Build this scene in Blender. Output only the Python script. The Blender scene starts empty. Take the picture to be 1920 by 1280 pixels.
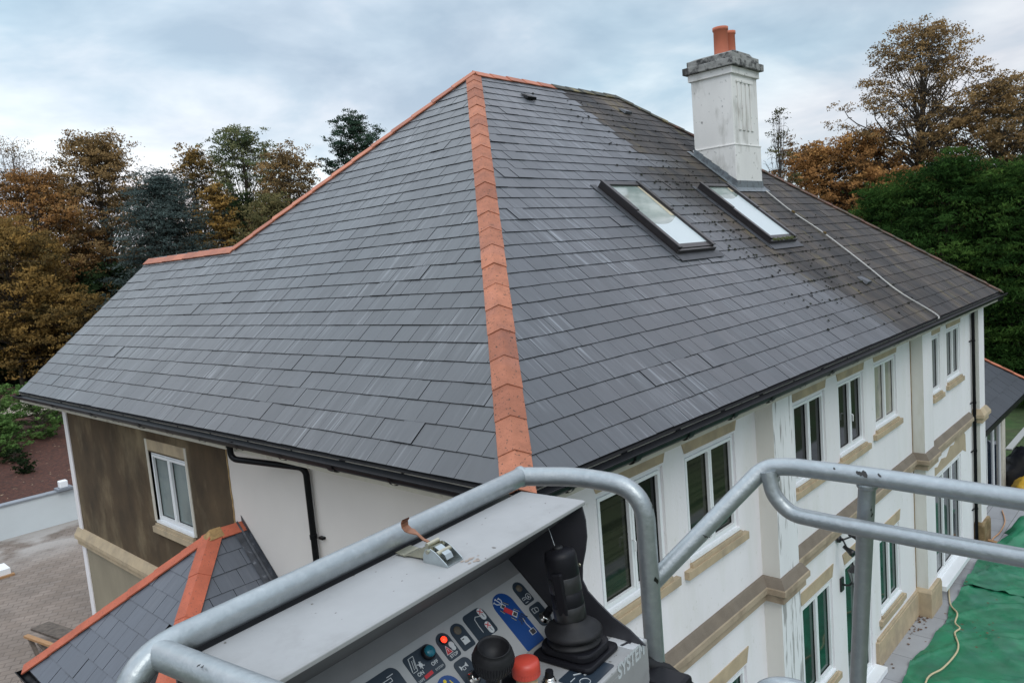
import bpy, math, random
import numpy as np
from mathutils import Vector, Matrix
random.seed(7); RNG = np.random.default_rng(7)
scene = bpy.context.scene
COL = scene.collection
# ------------------------------------------------------------------ camera
cam_d = bpy.data.cameras.new("camera"); cam = bpy.data.objects.new("camera", cam_d); COL.objects.link(cam)
cam_d.sensor_width = 36; cam_d.lens = 26.779; cam_d.clip_end = 2000; cam_d.clip_start = 0.05
CAMP = Vector((-4.0349, -3.8709, 7.6992))
_R = ((0.67735149, -0.7308834, -0.08369233), (0.13648847, 0.0130647, 0.99055551), (-0.72288716, -0.68237729, 0.10860655))
M3 = Matrix(_R).transposed()
cam.matrix_world = Matrix.Translation(CAMP) @ M3.to_4x4()
scene.camera = cam
# ------------------------------------------------------------------ light
scene.view_settings.view_transform = 'Standard'; scene.view_settings.look = 'None'
scene.view_settings.gamma = 1; scene.view_settings.use_curve_mapping = False
scene.view_settings.exposure = 0.22
SUN_EL, SUN_AZ = math.radians(48), math.radians(-118)     # azimuth as atan2(y, x) of the direction towards the sun
sd = bpy.data.lights.new("sun", 'SUN'); sd.energy = 0.9; sd.angle = math.radians(30); sd.color = (1.0, .95, .88)
so = bpy.data.objects.new("sun", sd); COL.objects.link(so)
to_sun = Vector((math.cos(SUN_EL)*math.cos(SUN_AZ), math.cos(SUN_EL)*math.sin(SUN_AZ), math.sin(SUN_EL)))
so.rotation_euler = to_sun.to_track_quat('Z', 'Y').to_euler()

def nd(nt, t, **kw):
    n = nt.nodes.new(t)
    for k, v in kw.items():
        if k in n.inputs: n.inputs[k].default_value = v
        else: setattr(n, k, v)
    return n
def math_n(nt, op, a, b=None, c=None):
    n = nt.nodes.new('ShaderNodeMath'); n.operation = op
    for i, x in enumerate((a, b, c)):
        if x is None: continue
        if hasattr(x, 'links') or hasattr(x, 'is_linked'): nt.links.new(x, n.inputs[i])
        else: n.inputs[i].default_value = x
    return n.outputs[0]
def ramp(nt, fac, stops, interp='LINEAR'):
    r = nt.nodes.new('ShaderNodeValToRGB'); r.color_ramp.interpolation = interp
    e = r.color_ramp.elements
    while len(e) < len(stops): e.new(0.5)
    for el, (p, c) in zip(e, stops):
        el.position = p; el.color = (*c, 1) if len(c) == 3 else c
    nt.links.new(fac, r.inputs[0]); return r.outputs[0]
def mixc(nt, fac, a, b, mode='MIX'):
    m = nt.nodes.new('ShaderNodeMix'); m.data_type = 'RGBA'; m.blend_type = mode
    for s, x in ((m.inputs[0], fac), (m.inputs[6], a), (m.inputs[7], b)):
        if hasattr(x, 'is_linked'): nt.links.new(x, s)
        elif isinstance(x, (int, float)): s.default_value = x
        else: s.default_value = (*x, 1)
    return m.outputs[2]

w = bpy.data.worlds.new("World"); scene.world = w; w.use_nodes = True
nt = w.node_tree; nt.nodes.clear()
out = nd(nt, 'ShaderNodeOutputWorld'); bg = nd(nt, 'ShaderNodeBackground', Strength=0.1)
nt.links.new(bg.outputs[0], out.inputs[0])
sky = nd(nt, 'ShaderNodeTexSky', sky_type='NISHITA', sun_disc=False, sun_elevation=SUN_EL, sun_rotation=math.pi/2 - SUN_AZ)
tc = nd(nt, 'ShaderNodeTexCoord')
sx = nd(nt, 'ShaderNodeSeparateXYZ'); nt.links.new(tc.outputs['Generated'], sx.inputs[0])
# clouds lie on a flat layer: direction divided by its height
zz = math_n(nt, 'ADD', math_n(nt, 'MAXIMUM', sx.outputs[2], 0.0), 0.22)
cx = nd(nt, 'ShaderNodeCombineXYZ')
nt.links.new(math_n(nt, 'DIVIDE', sx.outputs[0], zz), cx.inputs[0]); nt.links.new(math_n(nt, 'DIVIDE', sx.outputs[1], zz), cx.inputs[1])
cx.inputs[2].default_value = 3.3
n1 = nd(nt, 'ShaderNodeTexNoise', Scale=0.95, Detail=6.0, Roughness=.5, Distortion=.4); nt.links.new(cx.outputs[0], n1.inputs['Vector'])
n2 = nd(nt, 'ShaderNodeTexNoise', Scale=0.33, Detail=3.0, Roughness=.5); nt.links.new(cx.outputs[0], n2.inputs['Vector'])
n3 = nd(nt, 'ShaderNodeTexNoise', Scale=2.2, Detail=5.0, Roughness=.55, Distortion=.3); nt.links.new(cx.outputs[0], n3.inputs['Vector'])
f = math_n(nt, 'ADD', math_n(nt, 'MULTIPLY', n1.outputs[0], .62), math_n(nt, 'MULTIPLY', n3.outputs[0], .38))
cl = ramp(nt, f, [(0.40, (4.1, 5.2, 6.2)), (0.47, (5.2, 6.3, 7.2)), (0.53, (6.8, 7.5, 8.1)), (0.61, (9.0, 9.5, 9.7))])
pink = ramp(nt, n2.outputs[0], [(0.42, (.93, 1.0, 1.02)), (0.56, (1.10, .975, .97))])
cl = mixc(nt, 1.0, cl, pink, 'MULTIPLY')
hzn = math_n(nt, 'MULTIPLY', ramp(nt, sx.outputs[2], [(0.0, (1, 1, 1)), (.20, (0, 0, 0))]), ramp(nt, n2.outputs[0], [(.36, (.35,)*3), (.52, (1, 1, 1))]))
cl = mixc(nt, math_n(nt, 'MULTIPLY', hzn, .55), cl, (9.4, 8.5, 8.3))
lift = math_n(nt, 'ADD', 1.0, math_n(nt, 'MULTIPLY', math_n(nt, 'MAXIMUM', math_n(nt, 'SUBTRACT', sx.outputs[2], .30), 0.0), 1.9))
side = math_n(nt, 'ADD', math_n(nt, 'MULTIPLY', sx.outputs[0], -.10), math_n(nt, 'MULTIPLY', sx.outputs[1], .16))   # brighter towards the north-west
lift = math_n(nt, 'MULTIPLY', lift, math_n(nt, 'ADD', 1.0, side))
vm = nd(nt, 'ShaderNodeVectorMath', operation='SCALE'); nt.links.new(cl, vm.inputs[0]); nt.links.new(lift, vm.inputs['Scale'])
fin = mixc(nt, .88, sky.outputs[0], vm.outputs[0]); nt.links.new(fin, bg.inputs[0])

# ------------------------------------------------------------------ materials
def mat(name, col, rough=.7, metal=0.0, var=0.0, vscale=3.0, col2=None, c2scale=1.0, c2lo=.45, c2hi=.6, bump=0.0, bscale=40.0,
        stretch=(1, 1, 1), spec=.5, emit=None, es=0.0, speck=None, sscale=60.0, slo=.68, shi=.72, coat=0.0):
    m = bpy.data.materials.new(name); m.use_nodes = True; t = m.node_tree; b = t.nodes['Principled BSDF']
    b.inputs['Roughness'].default_value = rough; b.inputs['Metallic'].default_value = metal
    b.inputs['Specular IOR Level'].default_value = spec
    if coat: b.inputs['Coat Weight'].default_value = coat
    g = nd(t, 'ShaderNodeNewGeometry'); mp = nd(t, 'ShaderNodeMapping'); mp.inputs['Scale'].default_value = stretch
    t.links.new(g.outputs['Position'], mp.inputs[0]); P = mp.outputs[0]
    c = nd(t, 'ShaderNodeRGB'); c.outputs[0].default_value = (*col, 1); c = c.outputs[0]
    if col2:
        n = nd(t, 'ShaderNodeTexNoise', Scale=c2scale, Detail=6.0, Roughness=.6); t.links.new(P, n.inputs['Vector'])
        c = mixc(t, ramp(t, n.outputs[0], [(c2lo, (0, 0, 0)), (c2hi, (1, 1, 1))]), c, col2)
    if var:
        n = nd(t, 'ShaderNodeTexNoise', Scale=vscale, Detail=5.0, Roughness=.6); t.links.new(P, n.inputs['Vector'])
        c = mixc(t, 1.0, c, ramp(t, n.outputs[0], [(.3, (1-var,)*3), (.7, (1+var,)*3)]), 'MULTIPLY')
    if speck:
        n = nd(t, 'ShaderNodeTexNoise', Scale=sscale, Detail=2.0); t.links.new(g.outputs['Position'], n.inputs['Vector'])
        c = mixc(t, ramp(t, n.outputs[0], [(slo, (0, 0, 0)), (shi, (1, 1, 1))]), c, speck)
    t.links.new(c, b.inputs['Base Color'])
    if bump:
        n = nd(t, 'ShaderNodeTexNoise', Scale=bscale, Detail=4.0); t.links.new(P, n.inputs['Vector'])
        bn = nd(t, 'ShaderNodeBump', Strength=bump, Distance=.01); t.links.new(n.outputs[0], bn.inputs['Height']); t.links.new(bn.outputs[0], b.inputs['Normal'])
    if emit:
        b.inputs['Emission Color'].default_value = (*emit, 1); b.inputs['Emission Strength'].default_value = es
    return m

# ------------------------------------------------------------------ mesh builder
class MB:
    def __init__(s): s.v = []; s.f = []; s.mi = []; s.sm = []
    def add(s, vs, fs, mi=0, smooth=False):
        o = len(s.v); s.v += [tuple(x) for x in vs]
        for f in fs: s.f.append(tuple(i+o for i in f)); s.mi.append(mi); s.sm.append(smooth)
        return s
    def box(s, a, b, mi=0, bev=0.0, T=None):
        (x0, y0, z0), (x1, y1, z1) = a, b
        x0, x1 = min(x0, x1), max(x0, x1); y0, y1 = min(y0, y1), max(y0, y1); z0, z1 = min(z0, z1), max(z0, z1)
        vs = [(x0,y0,z0),(x1,y0,z0),(x1,y1,z0),(x0,y1,z0),(x0,y0,z1),(x1,y0,z1),(x1,y1,z1),(x0,y1,z1)]
        fs = [(0,3,2,1),(4,5,6,7),(0,1,5,4),(1,2,6,5),(2,3,7,6),(3,0,4,7)]
        if T: vs = [T(*p) for p in vs]
        return s.add(vs, fs, mi)
    def tube(s, pts, r, n=12, mi=0, caps=True, smooth=True):
        pts = [Vector(p) for p in pts]; rs = r if isinstance(r, (list, tuple)) else [r]*len(pts)
        up = None; vs = []; fs = []
        for i, p in enumerate(pts):
            d = (pts[min(i+1, len(pts)-1)] - pts[max(i-1, 0)]).normalized()
            if up is None:
                up = Vector((0, 0, 1)) if abs(d.z) < .9 else Vector((1, 0, 0))
            a = d.cross(up).normalized(); up = a.cross(d).normalized()
            for k in range(n):
                t = 2*math.pi*k/n; vs.append(p + (a*math.cos(t) + up*math.sin(t))*rs[i])
        for i in range(len(pts)-1):
            for k in range(n):
                k2 = (k+1) % n; fs.append((i*n+k, i*n+k2, (i+1)*n+k2, (i+1)*n+k))
        s.add(vs, fs, mi, smooth)
        if caps:
            s.add(vs[:n], [tuple(range(n))[::-1]], mi); s.add(vs[-n:], [tuple(range(n))], mi)
        return s
    def lathe(s, prof, c, axis=(0, 0, 1), n=24, mi=0, smooth=True, ridges=0, ramp_=0.0):
        ax = Vector(axis).normalized(); a = ax.orthogonal().normalized(); b = ax.cross(a); c = Vector(c); vs = []; fs = []
        for (r, h) in prof:
            for k in range(n):
                t = 2*math.pi*k/n; rr = r*(1 + (ramp_ if ridges and (k % 2) else 0))
                vs.append(c + ax*h + (a*math.cos(t)+b*math.sin(t))*rr)
        for i in range(len(prof)-1):
            for k in range(n):
                k2 = (k+1) % n; fs.append((i*n+k, i*n+k2, (i+1)*n+k2, (i+1)*n+k))
        return s.add(vs, fs, mi, smooth)
    def prism(s, poly, T, d0, d1, mi=0):
        """poly of 2-D points, T(p, q, d) -> world; extruded from d0 to d1"""
        n = len(poly); vs = [T(p, q, d0) for p, q in poly] + [T(p, q, d1) for p, q in poly]
        fs = [tuple(range(n))[::-1], tuple(range(n, 2*n))] + [(i, (i+1) % n, n+(i+1) % n, n+i) for i in range(n)]
        return s.add(vs, fs, mi)
    def build(s, name, mats, parent=None, fix=True, bevel=0.0):
        me = bpy.data.meshes.new(name); me.from_pydata(s.v, [], s.f)
        for m in (mats if isinstance(mats, (list, tuple)) else [mats]): me.materials.append(m)
        me.polygons.foreach_set('material_index', s.mi); me.polygons.foreach_set('use_smooth', s.sm)
        if fix:
            import bmesh
            bm = bmesh.new(); bm.from_mesh(me); bmesh.ops.recalc_face_normals(bm, faces=bm.faces); bm.to_mesh(me); bm.free()
        me.update()
        o = bpy.data.objects.new(name, me); COL.objects.link(o)
        if bevel:
            md = o.modifiers.new('bevel', 'BEVEL'); md.width = bevel; md.segments = 2; md.limit_method = 'ANGLE'
        if parent: o.parent = parent
        return o
def tag(o, label=None, cat=None, group=None, kind=None):
    if label: o['label'] = label
    if cat: o['category'] = cat
    if group: o['group'] = group
    if kind: o['kind'] = kind
    return o
def empty(name, loc=(0, 0, 0), **kw):
    o = bpy.data.objects.new(name, None); COL.objects.link(o); o.empty_display_size = .1
    tag(o, **kw); return o
def put(root, loc):
    """set the base point of an Empty whose children were modelled in world coordinates"""
    root.location = loc; m = Matrix.Translation(-Vector(loc))
    for c in root.children: c.matrix_parent_inverse = m
def smooth_path(pts, k=8):
    P = [Vector(p) for p in pts]; P = [P[0]*2-P[1]] + P + [P[-1]*2-P[-2]]; o = []
    for i in range(1, len(P)-2):
        for j in range(k):
            t = j/k; a, b, c, d = P[i-1], P[i], P[i+1], P[i+2]
            o.append(.5*((2*b) + (c-a)*t + (2*a-5*b+4*c-d)*t*t + (3*b-a-3*c+d)*t**3))
    o.append(P[-2]); return o
def fillet(pts, rad, k=8):
    P = [Vector(p) for p in pts]; rad = rad if isinstance(rad, (list, tuple)) else [rad]*len(P); o = [P[0]]
    for i in range(1, len(P)-1):
        a = (P[i-1]-P[i]); b = (P[i+1]-P[i]); r = min(rad[i], a.length*.49, b.length*.49)
        s, e = P[i]+a.normalized()*r, P[i]+b.normalized()*r
        for j in range(k+1):
            t = j/k; o.append((1-t)**2*s + 2*t*(1-t)*P[i] + t*t*e)
    o.append(P[-1]); return o

# ------------------------------------------------------------------ shared materials
WHITE = mat('white_render', (.755, .735, .755), .85, var=.05, vscale=1.2, col2=(.67, .66, .64), c2scale=2.2, c2lo=.5, c2hi=.8, stretch=(1, 1, .22), bump=.3, bscale=90, speck=(.62, .61, .58), sscale=14, slo=.66, shi=.80)
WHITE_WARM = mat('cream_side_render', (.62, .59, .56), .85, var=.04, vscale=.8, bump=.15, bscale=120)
WHITE_SIDE = mat('pilaster_side_render', (.60, .59, .55), .85, var=.06, vscale=1.0, stretch=(1, 1, .3), col2=(.48, .45, .37), c2scale=1.6, c2lo=.56, c2hi=.75, bump=.15, bscale=120)  # duller, patchier white on pilaster sides than on their fronts
FLAKE = mat('flaking_white_paint', (.72, .725, .74), .8, var=.05, vscale=2, col2=(.33, .325, .32), c2scale=19, c2lo=.55, c2hi=.63, stretch=(1, 1, .10), bump=.4, bscale=60)
STONE = mat('buff_stone', (.43, .34, .225), .85, var=.12, vscale=4, col2=(.36, .29, .20), c2scale=3, bump=.25, bscale=90)
STONE_OLD = mat('weathered_stone', (.35, .28, .20), .9, var=.12, vscale=3, col2=(.22, .17, .12), c2scale=2.5, c2lo=.50, c2hi=.72, bump=.4, bscale=60)
STONE_WET = mat('wet_stained_stone', (.17, .115, .05), .7, var=.25, vscale=5, col2=(.30, .22, .12), c2scale=4, c2lo=.5, c2hi=.65, bump=.4, bscale=60)
STONE_TOP = mat('lichened_dark_stone', (.17, .14, .11), .95, var=.14, vscale=4, col2=(.18, .15, .12), c2scale=2.5, bump=.4, bscale=60)
UPVC = mat('white_window_plastic', (.78, .80, .82), .35, var=.02)
BLACKP = mat('black_gutter_plastic', (.004, .0045, .006), .38, var=.3, vscale=9, col2=(.016, .016, .018), c2scale=7, c2lo=.55, c2hi=.85, spec=.16)
FASCIA = mat('cream_fascia_board', (.52, .49, .42), .8, var=.12, vscale=5, col2=(.30, .27, .21), c2scale=5, c2lo=.58, c2hi=.72)
RUBBER_SEAL = mat('black_glazing_seal', (.012, .012, .012), .6)
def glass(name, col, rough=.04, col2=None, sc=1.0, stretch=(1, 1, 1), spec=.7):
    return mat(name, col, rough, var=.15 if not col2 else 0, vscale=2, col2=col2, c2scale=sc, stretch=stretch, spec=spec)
G_DARK = glass('dark_window_glass', (.005, .007, .007), spec=.35)
G_GREEN = glass('tarp_reflection_glass', (.006, .055, .036), col2=(.008, .016, .014), sc=1.6, spec=.5)  # green reflection of the tarpaulin put into the pane colour
G_BLIND = glass('glass_over_striped_blind', (.030, .034, .022), col2=(.008, .011, .008), sc=7, stretch=(.03, .03, 2.2), spec=.4)
G_BEIGE = glass('glass_over_cream_curtain', (.36, .34, .28), .12, col2=(.26, .25, .22), sc=3)
G_CURT = glass('glass_over_grey_curtain', (.13, .14, .14), .08, col2=(.04, .045, .05), sc=6, stretch=(2, 1, .2))
G_FROST = glass('frosted_window_glass', (.16, .20, .195), .22, col2=(.12, .155, .155), sc=2)
G_CONS = glass('sliding_door_glass', (.030, .038, .042), .04, col2=(.09, .10, .10), sc=1.5, stretch=(2, 1, .3))

# ================================================================== HOUSE
EZ = 5.95; TAN = .84648; CS = 1/math.hypot(1, TAN); SN = TAN*CS
LXE, LYE, BB = 16.98, 13.05, 6.0                    # eave lengths and half depth of main block
ZA = EZ + BB*TAN
R1 = (10.40, 6.0, ZA)
X1 = 2.765; YC1 = 2*BB - X1; ZW = EZ + X1*TAN
YW, XW = .52, .42                                   # wall planes of the garden front and of the side
house = empty('detached_house', label='large two storey white rendered house under a hipped grey slate roof with orange hip tiles', cat='house')

def wall_with_holes(name, T, a0, a1, z0, z1, holes, m, parent, depth=.09, mreveal=None):
    """sheet wall in plane d=0 with rectangular holes and reveals d=0..-depth (T(a, out, z))"""
    mb = MB(); A = sorted({a0, a1, *[h[0] for h in holes], *[h[1] for h in holes]}); Z = sorted({z0, z1, *[h[2] for h in holes], *[h[3] for h in holes]})
    A = [a for a in A if a0 <= a <= a1]; Z = [z for z in Z if z0 <= z <= z1]
    for i in range(len(A)-1):
        for j in range(len(Z)-1):
            ca, cz = (A[i]+A[i+1])/2, (Z[j]+Z[j+1])/2
            if any(h[0] < ca < h[1] and h[2] < cz < h[3] for h in holes): continue
            mb.add([T(A[i], 0, Z[j]), T(A[i+1], 0, Z[j]), T(A[i+1], 0, Z[j+1]), T(A[i], 0, Z[j+1])], [(0, 1, 2, 3)])
    for h in holes:
        p = [(h[0], h[2]), (h[1], h[2]), (h[1], h[3]), (h[0], h[3])]
        for k in range(4):
            (x, y), (x2, y2) = p[k], p[(k+1) % 4]
            mb.add([T(x, 0, y), T(x2, 0, y2), T(x2, -depth, y2), T(x, -depth, y)], [(0, 1, 2, 3)], 0)
    return mb.build(name, m, parent, fix=False)
def TR(a, o, z, y=YW): return (a, y - o, z)         # garden front: o = outwards
def TB(a, o, z): return (a, .40 - o, z)             # garden front, bay
def TL(a, o, z): return (XW - o, a, z)              # side wall

def window(T, a0, a1, z0, z1, panes, root, sill=True, lintel=True, split=2, handle=False, sash=True, lint_h=.17, name='window', splay=.07, lab=None, sill_w=.2, fd=.0, lint_z=.03, sill_drop=.06, apron=0):
    """frame, one pane mesh each, sill and lintel; casements set 5 cm back in the reveal"""
    fw = .040; mb = MB(); d0, d1 = -.10, -.035
    def bx(m_, x0, x1, o0, o1, y0, y1): m_.box((x0, o0, y0), (x1, o1, y1), T=lambda p, q, r: T(p, q, r))
    bx(mb, a0, a0+fw, d0, d1, z0, z1); bx(mb, a1-fw, a1, d0, d1, z0, z1)
    bx(mb, a0+fw, a1-fw, d0, d1, z0, z0+fw); bx(mb, a0+fw, a1-fw, d0, d1, z1-fw, z1)
    W = (a1-a0-2*fw)/split
    for k in range(split):
        l, r = a0+fw+k*W, a0+fw+(k+1)*W; s = .040; e0, e1 = -.095, -.018
        if sash:
            g = .004
            bx(mb, l+g, l+s, e0, e1, z0+fw+g, z1-fw-g); bx(mb, r-s, r-g, e0, e1, z0+fw+g, z1-fw-g)
            bx(mb, l+s, r-s, e0, e1, z0+fw+g, z0+fw+s); bx(mb, l+s, r-s, e0, e1, z1-fw-s, z1-fw-g)
    bx(mb, a0-.0, a1+.0, d1, .02, z0-.022, z0+.010)      # drip edge
    fr = mb.build(name, UPVC, root)
    for k in range(split):
        l, r = a0+fw+k*W+.04, a0+fw+(k+1)*W-.04; p = MB()
        bx(p, l-.005, r+.005, -.075, -.066, z0+fw+.035, z1-fw-.035)
        p.build('pane', panes[k % len(panes)], fr)
        g = MB(); zb_, zt_ = z0+fw+.035, z1-fw-.035
        for q in ((l-.002, l+.007, zb_, zt_), (r-.007, r+.002, zb_, zt_), (l+.007, r-.007, zb_, zb_+.012), (l+.007, r-.007, zt_-.012, zt_)): bx(g, q[0], q[1], -.0655, -.055, q[2], q[3])
        g.build('glazing_seal', RUBBER_SEAL, fr)
    if handle:
        h = MB(); hx = a0+fw+W-.03
        h.tube(fillet([T(hx, -.01, (z0+z1)/2-.02), T(hx, .03, (z0+z1)/2-.02), T(hx-.01, .03, (z0+z1)/2-.13)], .02), .009, 8)
        h.build('handle', UPVC, fr)
    if lintel:
        l = MB(); zt = z1+lint_z
        l.prism([(a0, zt), (a1, zt), (a1+splay, zt+lint_h), (a0-splay, zt+lint_h)], lambda p, q, d: T(p, d, q), -.04, .012)
        l.build('lintel', STONE, fr)
    if sill:
        s = MB(); zb = z0-sill_drop; e = sill_w/2
        s.box((a0-e, -.03, zb-.115), (a1+e, .065, zb-.02), T=T); s.prism([(a0-.01, zb-.02), (a1+.01, zb-.02), (a1+.01, zb+.03), (a0-.01, zb+.03)], lambda p, q, d: T(p, d, q), -.03, .045)
        s.build('sill', STONE, fr, bevel=.004)
    return fr

wu = [(1.60, 2.80, 4.15, 5.36), (3.25, 4.45, 4.13, 5.34), (6.20, 7.37, 4.17, 5.34), (7.90, 9.05, 4.17, 5.34), (9.60, 10.80, 4.23, 5.37)]
wl = [(3.25, 4.45, .88, 2.32), (6.20, 7.37, .88, 2.36), (7.90, 9.10, .12, 2.36), (9.58, 10.72, .86, 2.22)]
TOP = 5.72
wall_with_holes('wall', TR, XW, 11.70, 0, TOP, wu+wl, WHITE, house)
bay_w = [(12.70, 13.28, 4.27, 5.43), (13.80, 14.92, 4.33, 5.43), (12.62, 14.80, .33, 2.52)]
wall_with_holes('wall', TB, 11.75, 16.3, 0, TOP, bay_w, WHITE, house)
panes = [[G_BLIND, G_DARK], [G_BLIND], [G_DARK], [G_DARK], [G_BEIGE, G_BEIGE]]
for i, (q, p) in enumerate(zip(wu, panes)):
    window(TR, *q, p, house, handle=i in (0, 3), sill_w=.28)
window(TB, *bay_w[0], [G_CURT], house, split=1); window(TB, *bay_w[1], [G_CURT], house)
for i, q in enumerate(wl):
    window(TR, *q, [G_GREEN], house, sill=i != 2, name='garden_door' if i == 2 else 'window', sill_w=.24, lint_h=.19)
window(TB, *bay_w[2], [G_CONS], house, sill=False, lintel=False, split=3, name='sliding_door')
m = MB(); m.box((12.5, -.02, .22), (14.9, .22, .32), T=TB); m.build('door_threshold', UPVC, house)
m = MB(); m.box((7.85, -.02, .02), (9.2, .20, .11), T=TR); m.build('door_threshold', UPVC, house)
# bare patch of render over the sliding door
patch = mat('bare_render_patch', (.40, .32, .22), .9, var=.12, vscale=4, bump=.3, bscale=70)
m = MB(); pts = [(12.55, 2.56), (14.95, 2.56), (15.25, 2.45), (15.22, 2.85), (15.0, 3.02), (14.7, 2.92), (14.5, 3.0), (14.2, 2.86), (13.9, 2.9), (13.6, 2.74), (13.2, 2.8), (12.9, 2.70), (12.5, 2.78)]
m.prism(pts, lambda p, q, d: TB(p, d, q), -.01, .006); m.build('render_patch', patch, house)
m = MB()                                              # narrow render between windows keeps its own tone: pale reveal strip at the pilasters
# pilasters
def pilaster(x0, x1, yf, yb, root, name, fm, sm, plinth=STONE, zt=TOP):
    m = MB(); v = [(x0, yf), (x1, yf), (x1, yb), (x0, yb)]
    def T(x, y, z): return (x, y, z)
    m.add([(x0, yf, 0), (x1, yf, 0), (x1, yf, zt), (x0, yf, zt)], [(0, 1, 2, 3)], 0)
    m.add([(x0, yb, 0), (x0, yf, 0), (x0, yf, zt), (x0, yb, zt)], [(0, 1, 2, 3)], 1)
    m.add([(x1, yb, 0), (x1, yf, 0), (x1, yf, zt), (x1, yb, zt)], [(0, 1, 2, 3)], 0)
    o = m.build(name, [fm, sm], root, fix=False)
    p = MB(); p.box((x0-.07, yf-.07, 0), (x1+.07, yb, .50)); p.prism([(x0-.07, .50), (x1+.07, .50), (x1+.01, .57), (x0-.01, .57)], lambda a, b, d: (a, d, b), yf-.065, yb)
    p.build('plinth', plinth, o, bevel=.006)
    return o
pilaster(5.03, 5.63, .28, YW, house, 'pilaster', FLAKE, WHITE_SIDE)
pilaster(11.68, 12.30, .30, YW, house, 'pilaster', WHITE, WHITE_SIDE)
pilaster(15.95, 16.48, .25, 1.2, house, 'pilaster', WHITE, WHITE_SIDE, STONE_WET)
# string course: profile of (out, z); dark sloping top, buff ledge
prof_top = [(0, 3.30), (.03, 3.29), (.095, 3.185)]
prof_led = [(.095, 3.185), (.105, 3.17), (.105, 3.10), (.06, 3.06), (.06, 2.98), (0, 2.965)]
def string(path, name, root, mats=(STONE_TOP, STONE_OLD), prof_top=prof_top, prof_led=prof_led):
    """path: plan points; outward is to the right-hand side"""
    m = MB(); P = [Vector((p[0], p[1], 0)) for p in path]; N = []
    for i in range(len(P)):
        ns = []
        for j in (i-1, i):
            if 0 <= j < len(P)-1:
                d = (P[j+1]-P[j]).normalized(); ns.append(Vector((d.y, -d.x, 0)))
        n = sum(ns, Vector()); n /= n.length; n /= max(.3, n.dot(ns[0])); N.append(n)
    for pr, mi in ((prof_top, 0), (prof_led, 1)):
        k = len(pr)
        for i in range(len(P)-1):
            vs = [P[i]+N[i]*o+Vector((0, 0, z)) for o, z in pr] + [P[i+1]+N[i+1]*o+Vector((0, 0, z)) for o, z in pr]
            m.add(vs, [(j, j+1, k+j+1, k+j) for j in range(k-1)], mi)
    for i, e in ((0, 0), (-1, 1)):
        vs = [P[i]+N[i]*o+Vector((0, 0, z)) for o, z in prof_top+prof_led[1:]]; m.add(vs, [tuple(range(len(vs)))], 1)
    return m.build(name, list(mats), root)
string([(XW, YW), (5.03, YW), (5.03, .28), (5.63, .28), (5.63, YW), (11.68, YW), (11.68, .30), (12.30, .30), (12.30, .40), (15.60, .40)], 'string_course', house)
string([(15.95, .40), (15.95, .25), (16.48, .25), (16.48, 1.2)], 'string_course', house, (STONE, STONE))
# plinth under the lower windows
m = MB(); m.box((9.24, -.02, 0), (11.62, .06, .47), T=TR); m.prism([(9.30, .47), (11.62, .47), (11.62, .515), (9.30, .515)], lambda p, q, d: TR(p, d, q), -.02, .045)
m.build('plinth', STONE, house, bevel=.006)
for a_, b_ in ((5.70, 7.60), (XW, 4.95)): m = MB(); m.box((a_, -.02, 0), (b_, .06, .47), T=TR); m.build('plinth', STONE, house, bevel=.006)
m = MB(); m.prism([(9.50, .60), (10.78, .60), (10.78, .74), (9.50, .74)], lambda p, q, d: TR(p, d, q), -.02, .02); m.build('bare_render_strip', patch, house)
# brown crack line where pilasters meet the wall
rust = mat('rusty_sealant', (.22, .15, .07), .9, var=.3, vscale=8)
m = MB(); m.tube([(11.668+random.uniform(-.004, .004), YW-.004, z) for z in np.arange(.5, 5.7, .1)], .009, 6)
m.build('sealant_line', rust, house)

# side wall (left): bare brown coat, white render, tan coat below the string
BROWN = mat('bare_brown_basecoat', (.068, .044, .022), .92, var=.35, vscale=2.2, col2=(.205, .160, .095), c2scale=1.25, c2lo=.47, c2hi=.80, stretch=(1, 1, .62), bump=.2, bscale=60)
TAN_W = mat('tan_basecoat', (.27, .235, .17), .9, var=.14, vscale=1.5, stretch=(1, 1, .5), bump=.2, bscale=60)
lw = (6.90, 8.20, 4.12, 5.22)
wall_with_holes('wall', TL, 5.57, 11.88, 3.28, TOP, [lw], BROWN, house)
wall_with_holes('wall', TL, 5.57, 11.88, 0, 2.97, [], TAN_W, house)
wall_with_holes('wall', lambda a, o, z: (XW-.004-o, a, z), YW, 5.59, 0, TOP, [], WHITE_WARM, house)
m = MB(); m.box((XW-.02, 11.86, 0), (XW+.4, 12.05, TOP)); m.build('white_quoin', WHITE, house)
m = MB()                                              # pale render reveals beside the side window
for a0, a1 in ((6.83, 6.90), (8.20, 8.28)):
    m = MB(); m.box((a0, -.09, 4.11), (a1, .012, 5.42), T=TL); m.build('window_reveal', FASCIA, house)
window(TL, *lw, [G_FROST], house, splay=0.0, sill_w=.16, lint_h=.17, lint_z=.03)
string([(XW, 12.12), (XW, 5.57)], 'string_course', house, (STONE, STONE))
# ragged edge of yellow bead between both renders
bead = mat('yellow_bead_edge', (.38, .26, .12), .8, var=.2, vscale=12)
m = MB(); pa = [(XW-.012, 5.58 + random.uniform(-.012, .012), z) for z in np.arange(4.55, 5.7, .08)]
m.tube(pa, .008, 6); pb = [(XW-.014, 5.62-(4.52+.06-z)/TAN + random.uniform(-.015, .015), z+.05) for z in np.arange(3.2, 4.56, .06)]
m.tube(pb, .015, 6); m.build('render_bead', bead, house)
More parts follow.
